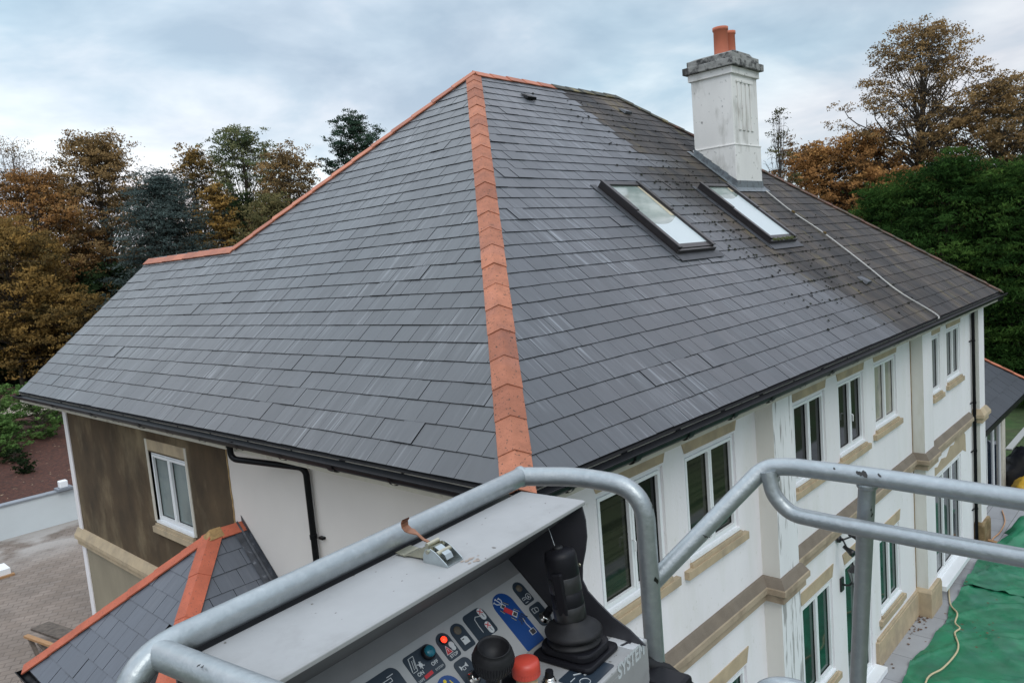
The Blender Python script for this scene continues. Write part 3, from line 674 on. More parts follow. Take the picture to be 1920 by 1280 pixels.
# outside lights
LM = mat('black_cast_metal', (.012, .012, .014), .35)
fl = empty('security_light', label='black twin spot security light high on white wall between garden windows', cat='lamp')
m = MB(); m.lathe([(.001, .035), (.05, .035), (.06, 0), (.06, -.01)], (7.62, YW-.03, 2.92), (0, -1, 0), n=16); m.tube([(7.62, YW-.03, 2.92), (7.62, YW-.10, 2.92)], .025); m.build('base', LM, fl)
for dx, dz in ((-.10, -.10), (.16, .03)):
    m = MB(); c = Vector((7.62, YW-.10, 2.92)); e = c+Vector((dx, -.10, dz)); m.tube([c, e], .014, 8); ax = Vector((dx, -.35, -.16)).normalized()
    m.lathe([(.001, -.08), (.028, -.07), (.034, 0), (.052, .07), (.055, .12), (.045, .12), (.001, .10)], e, ax, n=16); m.build('lamp_head', LM, fl)
put(fl, (7.62, YW, 2.92))
ln = empty('wall_lantern', label='black carriage wall lantern with clear glass beside the narrow garden door', cat='lamp')
m = MB(); m.box((7.68, YW-.03, 2.02), (7.80, YW, 2.24)); m.tube(fillet([(7.74, YW-.03, 2.13), (7.74, YW-.12, 2.13), (7.74, YW-.18, 2.20)], .04), .018, 8); m.build('bracket', LM, ln, bevel=.006)
m = MB(); c = Vector((7.74, YW-.20, 2.19))
for k in range(6):
    t = math.pi*k/3; m.tube([c+Vector((.035*math.cos(t), .035*math.sin(t), 0)), c+Vector((.085*math.cos(t), .085*math.sin(t), .20))], .006, 6)
m.lathe([(.001, -.03), (.04, -.01), (.045, .005), (.001, .006)], c, n=6, smooth=False); m.lathe([(.095, .20), (.09, .215), (.03, .27), (.012, .30), (.001, .32)], c, n=6, smooth=False); m.build('lantern_frame', LM, ln)
m = MB(); m.lathe([(.032, .008), (.080, .198)], c, n=6, smooth=False); m.build('pane', mat('pale_lamp_glass', (.35, .38, .38), .1), ln)
put(ln, (7.74, YW, 2.1))

# ================================================================== PORCH
PSL = slate_material('porch_slate', (.085, .095, .115), (.17, .18, .20), .35, old=False, rough=.5)
porch = empty('porch', label='small hipped porch roof of blue grey slates with orange hip tiles against side wall', cat='porch')
PZ0, PY0, PT = 4.58, 5.40, 1.78      # ridge height, ridge line y, run of the hip
pe = PZ0-PT*TAN                      # eave height
pk0, pk1 = Vector((XW, PY0, PZ0)), Vector((.0, PY0, PZ0))
ca_, cb_ = Vector((-PT, PY0+PT, pe)), Vector((-PT, PY0-PT, pe))
wa_, wb_ = Vector((XW, PY0+PT, pe)), Vector((XW, PY0-PT, pe))
m = MB(); dd = Vector((0, 0, -.035))
m.add([pk1+dd, ca_+dd, cb_+dd], [(0, 1, 2)]); m.add([pk0+dd, pk1+dd, ca_+dd, wa_+dd], [(0, 1, 2, 3)]); m.add([pk0+dd, pk1+dd, cb_+dd, wb_+dd], [(0, 1, 2, 3)])
proof = m.build('roof', DECK, porch, fix=False)
Sp = PT/CS
def TPf(a, s, n): return (-PT+s*CS-n*SN, PY0+a, pe+s*SN+n*CS)          # front face (to -X), a in -PT..PT
def TPr(a, s, n): return (a, PY0-PT+s*CS-n*SN, pe+s*SN+n*CS)
def TPl(a, s, n): return (a, PY0+PT-s*CS+n*SN, pe+s*SN+n*CS)
cf = lambda s: [(-1, -CS, PT), (1, -CS, PT), (0, -1, Sp)]
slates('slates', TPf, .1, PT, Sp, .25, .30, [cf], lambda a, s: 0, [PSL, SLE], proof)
cr = lambda s: [(1, -CS, PT), (-1, 0, XW-.16), (0, -1, Sp)]
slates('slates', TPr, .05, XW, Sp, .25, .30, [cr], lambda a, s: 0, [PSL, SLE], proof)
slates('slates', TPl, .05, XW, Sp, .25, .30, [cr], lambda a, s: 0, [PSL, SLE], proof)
TERRA3 = mat('red_porch_tile', (.42, .105, .055), .75, var=.14, vscale=5, speck=(.20, .07, .05), sscale=50, slo=.62, shi=.70, bump=.3, bscale=80)
MORT = mat('yellow_mortar', (.30, .19, .08), .9, var=.3, vscale=20)
dF = Vector((-CS, 0, -SN)); dRr = Vector((0, -CS, -SN)); dLl = Vector((0, CS, -SN))
h1 = (pk1-ca_).normalized(); h2 = (pk1-cb_).normalized()
hip_tiles('hip_tiles', ca_, pk1-h1*.02, in_plane_perp(h1, dF, (0, -1, 0)), in_plane_perp(h1, dLl, (1, 0, 0)), .125, .43, .014, .035, [TERRA3], proof, over=.003)
hip_tiles('hip_tiles', cb_, pk1-h2*.02, in_plane_perp(h2, dF, (0, 1, 0)), in_plane_perp(h2, dRr, (1, 0, 0)), .135, .60, .014, .035, [TERRA3], proof, over=.003)
hip_tiles('ridge_tiles', pk1+Vector((.09, 0, 0)), pk0, dRr, dLl, .13, .33, .014, .035, [TERRA3], proof, over=.003)
m = MB(); hip_c = pk1+Vector((0, 0, .0))
m.add([pk1+Vector((-.09, .085, -.035)), pk1+Vector((-.02, 0, .058)), pk1+Vector((.12, 0, .058)), pk1+Vector((.12, -.105, -.035)), pk1+Vector((-.07, -.125, -.04)), pk1+Vector((-.10, -.05, -.03))], [(0, 1, 5), (1, 2, 3, 4), (1, 4, 5)])
m.build('mortar_joint', MORT, proof)
m = MB(); m.add([(XW-.17, PY0, PZ0-.0+.03), (XW-.008, PY0, PZ0+.03), (XW-.008, PY0-PT, pe+.03), (XW-.17, PY0-PT, pe+.03)], [(0, 1, 2, 3)]); m.add([(XW-.010, PY0, PZ0+.02), (XW-.010, PY0, PZ0+.12), (XW-.010, PY0-PT, pe+.13), (XW-.010, PY0-PT, pe)], [(0, 1, 2, 3)])
m.add([(XW-.085, PY0, PZ0+.045), (XW-.06, PY0, PZ0+.055), (XW-.06, PY0-PT, pe+.055), (XW-.085, PY0-PT, pe+.045)], [(0, 1, 2, 3)])
m.build('flashing', mat('dark_lead', (.050, .055, .066), .4, var=.4, vscale=9, col2=(.13, .14, .16), c2scale=9, c2lo=.6, c2hi=.7), proof)
gutter('gutter', (-PT-.05, PY0-PT, pe-.03), (-PT-.05, PY0+PT+.05, pe-.03), (-1, 0, 0), porch)
m = MB(); m.box((-PT+.15, PY0-PT+.15, 0), (-PT+.35, PY0-PT+.35, pe-.1)); m.box((-PT+.15, PY0+PT-.35, 0), (-PT+.35, PY0+PT-.15, pe-.1)); m.build('post', WHITE, porch)
m = MB(); m.box((-PT+.02, PY0-PT+.02, pe-.2), (XW, PY0+PT-.02, pe-.06)); m.build('fascia', FASCIA, porch)
put(porch, (-.6, PY0, 0))

# ================================================================== EXTENSION (far end)
ext = empty('garden_room', label='single storey glazed extension with slate roof beyond far corner of house', cat='extension')
ey, ez = .42, 2.45; ex0, ex1 = 16.6, 24.0; ed = 2.05
m = MB(); SLX = slate_material('dark_extension_slate', (.032, .036, .044), (.10, .11, .12), .2, old=False, rough=.5)
m.add([(ex0, ey, ez), (ex1, ey, ez), (ex1-ed, ey+ed, ez+ed*.80), (ex0, ey+ed, ez+ed*.80)], [(0, 1, 2, 3)]); m.add([(ex1, ey, ez), (ex1, ey+2*ed, ez), (ex1-ed, ey+ed, ez+ed*.8)], [(0, 1, 2)])
m.add([(ex0, ey+ed, ez+ed*.8), (ex1-ed, ey+ed, ez+ed*.8), (ex1, ey+2*ed, ez), (ex0, ey+2*ed, ez)], [(0, 1, 2, 3)])
er = m.build('roof', SLB, ext)
def TX(a, s, n):
    c_ = 1/math.hypot(1, .8); return (a, ey+s*c_-n*.8*c_, ez+s*.8*c_+n*c_)
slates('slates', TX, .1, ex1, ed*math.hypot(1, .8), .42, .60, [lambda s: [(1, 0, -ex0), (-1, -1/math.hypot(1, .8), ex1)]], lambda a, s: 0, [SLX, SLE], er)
e_h = Vector((-1, 1, .8)).normalized()
hip_tiles('hip_tiles', (ex1, ey, ez+.02), (ex1-ed, ey+ed, ez+ed*.8+.02), in_plane_perp(e_h, (0, -1, -.8), (-1, 0, 0)), in_plane_perp(e_h, (1, 0, -.8), (0, 1, 0)), .13, .4, .014, .03, [TERRA2], er)
hip_tiles('ridge_tiles', (ex1-ed, ey+ed, ez+ed*.8+.02), (ex0, ey+ed, ez+ed*.8+.02), (0, -1, -.8), (0, 1, -.8), .13, .4, .014, .03, [TERRA2], er)
m = MB(); m.box((ex0, ey-.02, ez-.14), (ex1, ey+.02, ez-.01)); m.build('gutter', BLACKP, ext)
m = MB(); m.box((20.35, .62, 0), (20.75, 1.0, ez)); m.box((ex0, .62, 0), (16.9, .9, ez)); m.add([(20.7, .7, 0), (20.7, 4.3, 0), (20.7, 4.3, ez), (20.7, .7, ez)], [(0, 1, 2, 3)]); m.build('wall', FASCIA, ext)
m = MB(); xs = [16.95, 17.8, 18.65, 19.5, 20.35]
for x in xs: m.box((x-.03, .66, .1), (x+.03, .74, ez-.05))
m.box((16.9, .665, .08), (20.4, .735, .17)); m.box((16.9, .665, ez-.12), (20.4, .735, ez-.04)); fr = m.build('sliding_door', UPVC, ext)
for i in range(4): m = MB(); m.box((xs[i]+.03, .695, .17), (xs[i+1]-.03, .705, ez-.12)); m.build('pane', glass('dark_blue_glass', (.010, .018, .032)), fr)
put(ext, (18.6, .7, 0))

# ================================================================== GROUND
def struct(name, mb, m, kind='structure', lab=None): o = mb.build(name, m); o['kind'] = kind; return o
LAWN = mat('lawn_ground', (.035, .075, .018), .95, var=.3, vscale=3, col2=(.05, .06, .025), c2scale=.2, bump=.3, bscale=30)
m = MB(); m.add([(-150, -150, -.02), (350, -150, -.02), (350, 350, -.02), (-150, 350, -.02)], [(0, 1, 2, 3)]); struct('ground', m, LAWN)
def paver_mat(name, c1, c2, mortar, bw, bh, mort=.02, rot=0, var=.25, pale=None, offset=.5):
    m = bpy.data.materials.new(name); m.use_nodes = True; t = m.node_tree; b = t.nodes['Principled BSDF']; b.inputs['Roughness'].default_value = .8
    g = nd(t, 'ShaderNodeNewGeometry'); mp = nd(t, 'ShaderNodeMapping'); mp.inputs['Rotation'].default_value = (0, 0, rot); t.links.new(g.outputs['Position'], mp.inputs[0])
    br = nd(t, 'ShaderNodeTexBrick'); br.offset = offset; t.links.new(mp.outputs[0], br.inputs['Vector'])
    br.inputs['Color1'].default_value = (*c1, 1); br.inputs['Color2'].default_value = (*c2, 1); br.inputs['Mortar'].default_value = (*mortar, 1)
    br.inputs['Scale'].default_value = 1; br.inputs['Mortar Size'].default_value = mort; br.inputs['Brick Width'].default_value = bw; br.inputs['Row Height'].default_value = bh
    n = nd(t, 'ShaderNodeTexNoise', Scale=.9, Detail=7.0, Roughness=.65); t.links.new(g.outputs['Position'], n.inputs['Vector'])
    c = mixc(t, 1.0, br.outputs[0], ramp(t, n.outputs[0], [(.3, (1-var,)*3), (.7, (1+var,)*3)]), 'MULTIPLY')
    if pale:
        n = nd(t, 'ShaderNodeTexNoise', Scale=.45, Detail=4.0); t.links.new(g.outputs['Position'], n.inputs['Vector'])
        sy = nd(t, 'ShaderNodeSeparateXYZ'); t.links.new(g.outputs['Position'], sy.inputs[0])
        k = math_n(t, 'MULTIPLY', ramp(t, n.outputs[0], [(.42, (0, 0, 0)), (.52, (1, 1, 1))]), ramp(t, math_n(t, 'DIVIDE', sy.outputs[1], 30.0), [(.70, (0, 0, 0)), (.78, (1, 1, 1))]))
        c = mixc(t, math_n(t, 'MULTIPLY', k, .75), c, pale)
    t.links.new(c, b.inputs['Base Color'])
    bn = nd(t, 'ShaderNodeBump', Strength=.4, Distance=.01); t.links.new(br.outputs['Fac'], bn.inputs['Height']); bn.invert = True; t.links.new(bn.outputs[0], b.inputs['Normal'])
    return m
PAVE = paver_mat('driveway_setts', (.170, .132, .106), (.205, .165, .138), (.125, .098, .080), .30, .20, .014, rot=.45, pale=(.36, .34, .32))
m = MB(); m.add([(-14, -10, 0), (XW-.0, -10, 0), (XW, 12.1, 0), (14, 12.1, 0), (14, 25.1, 0), (-14, 25.1, 0)], [(0, 1, 2, 3, 4, 5)]); struct('driveway', m, PAVE)
SLAB = paver_mat('grey_patio_slabs', (.30, .305, .32), (.34, .345, .36), (.17, .17, .17), .90, .60, .008, var=.12, offset=0)
m = MB(); m.add([(XW, -6, .002), (26, -6, .002), (26, .9, .002), (XW, .9, .002)], [(0, 1, 2, 3)]); struct('patio', m, SLAB)
GRAV = mat('gravel_path', (.30, .26, .20), .9, var=.25, vscale=4, bump=.4)
MULCH = mat('bark_mulch', (.085, .028, .016), .95, var=.5, vscale=8, col2=(.030, .012, .009), c2scale=16, bump=.9, bscale=14, speck=(.28, .20, .13), sscale=6, slo=.69, shi=.71)
def bedz(y): return 1.05+(y-25.2)*.09 if y < 38 else 2.2+(y-38)*.03
m = MB(); vs = []; nx, ny = 40, 40
for j in range(ny+1):
    for i in range(nx+1):
        x, y = -16+i*36/nx, 25.3+j*24/ny; vs.append((x, y, bedz(y)+random.uniform(-.04, .04)))
m.add(vs, [(j*(nx+1)+i, j*(nx+1)+i+1, (j+1)*(nx+1)+i+1, (j+1)*(nx+1)+i) for j in range(ny) for i in range(nx)], 0, True); struct('planting_bed', m, MULCH)
m = MB(); m.add([(-16, 37.6, bedz(37.6)+.05), (40, 37.6, bedz(37.6)+.05), (40, 42, bedz(42)+.06), (-16, 42, bedz(42)+.06)], [(0, 1, 2, 3)]); struct('gravel_path', m, GRAV)
# retaining wall with grey coping and a light cube
rw = empty('retaining_wall', label='low white garden wall with grey coping holding up the bark bed', cat='wall')
m = MB(); m.box((-16, 25.05, 0), (14, 25.27, 1.08)); m.build('wall_body', mat('bluish_white_wall', (.58, .62, .64), .8, var=.05, vscale=.7), rw)
m = MB(); m.box((-16, 25.0, 1.08), (14, 25.33, 1.14)); m.build('coping', mat('grey_coping', (.24, .26, .29), .7, var=.15), rw, bevel=.01)
put(rw, (-1, 25.1, 0))
lc = empty('cube_light', label='small white cube light on grey plate on top of the garden wall', cat='lamp')
m = MB(); m.box((3.50, 24.86, 1.14), (3.98, 25.30, 1.22)); m.build('base_plate', mat('grey_plate', (.20, .22, .25), .6), lc)
m = MB(); m.box((3.60, 24.95, 1.22), (3.86, 25.20, 1.46)); m.build('lamp_body', mat('white_cube_plastic', (.82, .84, .86), .4), lc, bevel=.03)
put(lc, (3.74, 25.08, 1.14))
# white slab on timber at the left edge, and broken timber behind the porch
WOOD = mat('pale_timber', (.34, .19, .09), .8, var=.2, vscale=8, stretch=(1, 8, 1)); WOODG = mat('grey_old_timber', (.10, .08, .065), .9, var=.4, vscale=10)
wb = empty('white_board', label='white board resting on a timber batten on driveway at left edge', cat='board')
m = MB(); m.box((-.3, 21.1, .06), (1.05, 21.75, .22)); m.build('panel', mat('white_board', (.75, .76, .78), .5), wb); m = MB(); m.box((-.3, 21.02, 0), (1.12, 21.14, .058)); m.box((-.3, 21.6, 0), (1.0, 21.72, .058)); m.build('batten', WOOD, wb); put(wb, (.4, 21.4, 0))
tr = empty('broken_timber_frame', label='broken timber frame of pale and grey boards lying behind orange porch hip', cat='timber')
def beam(mb, a, b, w_, h_, up=(0, 0, 1)):
    a, b = Vector(a), Vector(b); d_ = (b-a).normalized(); s = d_.cross(Vector(up)).normalized(); u = s.cross(d_)
    vs = [p+s*w_/2*i+u*h_/2*j for p in (a, b) for i, j in ((-1, -1), (1, -1), (1, 1), (-1, 1))]
    mb.add(vs, [(0, 1, 2, 3), (4, 7, 6, 5), (0, 4, 5, 1), (1, 5, 6, 2), (2, 6, 7, 3), (3, 7, 4, 0)])
m = MB(); beam(m, (-.10, 15.05, .46), (.22, 13.6, .44), .10, .05); m.build('pale_board', WOOD, tr)
for a_, b_ in (((-.06, 14.95, .43), (-.02, 14.5, .0)), ((.0, 14.5, .43), (.20, 14.1, .0)), ((.22, 13.65, .42), (.3, 13.6, .0))): m = MB(); beam(m, a_, b_, .07, .07); m.build('leg', WOODG, tr)
m = MB(); beam(m, (.32, 15.65, .34), (.62, 14.1, .36), .40, .05, (0, .2, 1)); m.build('grey_board', WOODG, tr); put(tr, (.2, 14.6, 0))

# ================================================================== TARPS, HOSE, RUBBISH
TARP = mat('green_tarpaulin', (.014, .160, .076), .40, var=.3, vscale=2.0, col2=(.03, .15, .10), c2scale=1.6, c2lo=.48, c2hi=.75, bump=.6, bscale=5)
def noise2(x, y, seed=0):
    v = 0
    for k, (fx, fy, ph, am) in enumerate(((1.1, .7, 0, .4), (2.3, -1.9, 1.3, .28), (-3.1, 4.2, 2.1, .16), (5.3, 3.7, .4, .12), (8.1, -7.3, 4.2, .06), (12.7, 9.9, 1.1, .04))):
        v += am*(1-abs(math.sin(fx*x+fy*y+ph+seed))*2)
    return v
def tarp(name, edge, y_low, x0, x1, lab, amp=.05, seed=0, base=.02, lump=None, nx=150, ny=60):
    """edge(x) = y of the border nearest the house"""
    m = MB(); vs = []
    for i in range(nx+1):
        for j in range(ny+1):
            x = x0+(x1-x0)*i/nx; ye = edge(x); t = (j/ny)**1.5; y = ye+(y_low-ye)*t
            e = min(1, j/6)*min(1, i/3, (nx-i)/3)
            z = base+max(0, amp*(.55+noise2(x*1.3, y*1.3, seed)*1.2))+.030*abs(noise2(x*2.9+1, y*2.3, seed+3))+.05*max(0, 1-abs(math.sin(1.9*x+2.6*y+.6*math.sin(3*y)+seed))*6)+.04*max(0, 1-abs(math.sin(2.7*x-1.7*y+.8*math.sin(2*x)+seed))*7)*(.25+.75*e)
            if lump: z += lump(x, y)*e
            vs.append((x, y, z))
    m.add(vs, [(i*(ny+1)+j, (i+1)*(ny+1)+j, (i+1)*(ny+1)+j+1, i*(ny+1)+j+1) for i in range(nx) for j in range(ny)], 0, True)
    o = m.build(name, TARP); tag(o, lab, 'tarpaulin', 'green tarpaulins on the patio'); return o
tarp('green_tarpaulin', lambda x: .03+.05*math.sin(x*2.1)-.02*math.sin(x*5), -5.5, 4.0, 13.6, 'large creased green tarpaulin spread flat over the grey patio slabs, nearest the camera', seed=0, amp=.045)
tarp('green_tarpaulin', lambda x: .12+.06*math.sin(x*1.7)-max(0, (x-14.7))*.16+(.12 if x > 16.6 else 0), -5.5, 13.35, 17.9, 'bunched green tarpaulin lapped over the larger one at the far end of patio', seed=2, amp=.06, base=.075,
     lump=lambda x, y: .45*math.exp(-((x-17.0)/.5)**2)*math.exp(-((y+.5)/.5)**2), nx=80)
HOSE = mat('beige_hose', (.50, .42, .26), .6)
hz = lambda y: .10 if y < .06 else .03
pts = [(14.9, .33), (14.73, .38), (14.44, .5), (13.78, .44), (12.46, .12), (11.9, -.14), (11.48, -.2), (11.3, -.32), (11.06, -.29), (10.65, -.44), (10.28, -.48), (9.68, -.42), (9.19, -.3), (8.2, -.45), (7, -.2)]
m = MB(); m.tube(smooth_path([(x, y, hz(y)) for x, y in pts], 6), .016, 8); tag(m.build('garden_hose', HOSE), 'thin beige hose winding over slabs and the near green tarpaulin', 'hose')
m = MB(); m.tube(smooth_path([(18.63, .33, .03), (17.8, .12, .03), (16.94, .07, .04), (16.4, .12, .04), (16.0, .06, .03)], 6), .014, 8); tag(m.build('garden_hose', mat('orange_cable', (.55, .30, .16), .6)), 'short pale orange cable curving past the bunched green tarpaulin', 'cable')
m = MB(); beam(m, (16.3, .36, .05), (16.1, -.12, .05), .10, .05); tag(m.build('timber_plank', WOOD), 'short yellowish timber offcut lying at foot of stained corner pillar', 'plank')
BRK = mat('old_brick', (.16, .09, .07), .9, var=.3, vscale=12)
for i, (x, y, r) in enumerate(((15.75, .30, .5), (15.9, .2, 1.1))):
    m = MB(); c, s = math.cos(r), math.sin(r); m.box((-.11, -.05, 0), (.11, .05, .065), T=lambda a, b, z: (x+a*c-b*s, y+a*s+b*c, z+.004)); tag(m.build('brick', BRK, bevel=.005), 'loose old brick on patio beside the stained pillar foot', 'brick', 'loose bricks by the pillar')
# heap under black and yellow sheets by the garden room
def heap(name, c, rx, ry, h, mt, seed, lab, cat):
    m = MB(); n, k = 26, 12; vs = []
    for j in range(k+1):
        for i in range(n):
            t = 2*math.pi*i/n; r = math.sin(math.pi/2*j/k); q = 1+.16*noise2(math.cos(t)*2, math.sin(t)*2+j*.3, seed)
            vs.append((c[0]+rx*r*q*math.cos(t), c[1]+ry*r*q*math.sin(t), c[2]+h*(math.cos(math.pi/2*j/k)**.7)*(1+.12*noise2(t*2, j*.8, seed))))
    m.add(vs, [(j*n+i, j*n+(i+1) % n, (j+1)*n+(i+1) % n, (j+1)*n+i) for j in range(k) for i in range(n)], 0, True)
    return tag(m.build(name, mt), lab, cat)
heap('covered_heap', (21.35, .05, 0), .85, .8, 1.15, mat('black_sheeting', (.012, .013, .018), .35), 1, 'heap under black plastic sheeting beside the garden room', 'sheeting')
heap('plastic_sack', (20.35, .0, 0), .62, .42, .52, mat('yellow_plastic', (.50, .30, .025), .45, var=.15), 3, 'crumpled yellow plastic sack in front of black covered heap', 'sack')
heap('blue_bag', (19.75, .38, 0), .3, .16, .22, mat('blue_plastic', (.01, .04, .20), .4), 5, 'small blue plastic bag by glass door of the garden room', 'bag')
m = MB(); m.box((25, 1.2, -.01), (60, 1.4, .03)); struct('path_edging', m, mat('pale_edging', (.34, .34, .33), .8))
# fallen leaves
m = MB()
for i in range(90):
    x = random.choice([random.gauss(11.3, .25), random.uniform(6, 15.5)]); y = random.uniform(.28, .48) if random.random() < .6 else random.uniform(-1, .4); r = random.uniform(.012, .03); t = random.random()*6
    m.add([(x+r*math.cos(t+q), y+r*math.sin(t+q), .135 if y < .05 else .012+random.random()*.01) for q in (0, 1.3, 3.1, 4.5)], [(0, 1, 2, 3)])
o = m.build('fallen_leaves', mat('dead_leaf', (.13, .06, .025), .8, var=.4, vscale=20)); o['kind'] = 'stuff'

# ================================================================== TREES
def leaf_mat(name, cols, var=.22):
    m = bpy.data.materials.new(name); m.use_nodes = True; t = m.node_tree; b = t.nodes['Principled BSDF']; b.inputs['Roughness'].default_value = .75; b.inputs['Specular IOR Level'].default_value = .15
    at = nd(t, 'ShaderNodeAttribute', attribute_name='tone'); s = nd(t, 'ShaderNodeSeparateColor'); t.links.new(at.outputs['Color'], s.inputs[0])
    c = ramp(t, s.outputs[0], [(i/(len(cols)-1)*.9+.05, q) for i, q in enumerate(cols)])
    c = mixc(t, 1.0, c, ramp(t, s.outputs[1], [(0, (1-var,)*3), (1, (1+var,)*3)]), 'MULTIPLY')
    t.links.new(c, b.inputs['Base Color'])
    an = nd(t, 'ShaderNodeAttribute', attribute_name='lobe'); g = nd(t, 'ShaderNodeNewGeometry')
    va_ = nd(t, 'ShaderNodeVectorMath', operation='SCALE'); va_.inputs['Scale'].default_value = 1.5; t.links.new(an.outputs['Vector'], va_.inputs[0])
    vb_ = nd(t, 'ShaderNodeVectorMath', operation='ADD'); t.links.new(va_.outputs[0], vb_.inputs[0]); t.links.new(g.outputs['Normal'], vb_.inputs[1])
    vn_ = nd(t, 'ShaderNodeVectorMath', operation='NORMALIZE'); t.links.new(vb_.outputs[0], vn_.inputs[0]); t.links.new(vn_.outputs[0], b.inputs['Normal'])
    b.inputs['Roughness'].default_value = .9; b.inputs['Specular IOR Level'].default_value = .05
    tr = nd(t, 'ShaderNodeBsdfTranslucent'); t.links.new(c, tr.inputs[0]); mx = nd(t, 'ShaderNodeMixShader', Fac=.30)
    t.links.new(b.outputs[0], mx.inputs[1]); t.links.new(tr.outputs[0], mx.inputs[2]); t.links.new(mx.outputs[0], t.nodes['Material Output'].inputs[0])
    return m
BARK = mat('bark', (.055, .043, .032), .95, var=.35, vscale=3, bump=.5, bscale=9)
BARK_L = mat('pale_bark', (.14, .115, .10), .95, var=.35, vscale=3, bump=.5, bscale=9)
def leaves(name, C, NV, size, m, parent, tone, flat=.0, aspect=.55):
    """C: (n,3) leaf centres; one quad (rhombus) per leaf, free orientation"""
    n = len(C); d = RNG.normal(size=(n, 3)); d[:, 2] *= (1-flat); d /= np.linalg.norm(d, axis=1)[:, None]+1e-9
    e = np.cross(d, RNG.normal(size=(n, 3))); 
    if flat: e[:, 2] *= (1-flat)
    e /= np.linalg.norm(e, axis=1)[:, None]+1e-9
    s = size*RNG.uniform(.6, 1.35, n)[:, None]
    V = np.stack([C-d*s*.5, C+e*s*aspect*.5, C+d*s*.5, C-e*s*aspect*.5], 1).reshape(-1, 3)
    me = bpy.data.meshes.new(name); me.vertices.add(4*n); me.vertices.foreach_set('co', V.astype(np.float32).ravel())
    me.loops.add(4*n); me.loops.foreach_set('vertex_index', np.arange(4*n, dtype=np.int32)); me.polygons.add(n)
    me.polygons.foreach_set('loop_start', np.arange(0, 4*n, 4, dtype=np.int32)); me.polygons.foreach_set('loop_total', np.full(n, 4, dtype=np.int32))
    me.materials.append(m); me.update()
    t = np.stack([np.clip(tone, 0, 1), RNG.random(n), np.zeros(n), np.ones(n)], 1).astype(np.float32)
    ca = me.color_attributes.new('tone', 'FLOAT_COLOR', 'CORNER'); ca.data.foreach_set('color', np.repeat(t, 4, 0).ravel())
    if NV is not None:
        la = me.attributes.new('lobe', 'FLOAT_VECTOR', 'POINT'); la.data.foreach_set('vector', np.repeat(NV.astype(np.float32), 4, 0).ravel())
    o = bpy.data.objects.new(name, me); COL.objects.link(o); o.parent = parent; return o
PROF = {
 'round': lambda t: math.sqrt(max(.02, 1-(2*t-1.0)**2)),
 'oval': lambda t: max(.05, math.sin(math.pi*min(1, t*.92+.06))**.7),
 'tall': lambda t: max(.06, (math.sin(math.pi*min(1, t*.8+.12))**.8)*(1-.35*t)),
 'cone': lambda t: max(.03, (1-t)**.75*min(1, .5+t*4)),
 'pear': lambda t: min(.80+t*.9, 1.0)*(1 if t < .5 else max(.12, 1-(t-.5)*1.75)),
 'open': lambda t: min(.75+t*1.2, 1.0) if t < .55 else max(.16, math.sqrt(max(.01, 1-((t-.55)/.46)**2))),
 'umbrella': lambda t: max(.08, math.sin(math.pi*min(1, .18+t*.72))**.6),
}
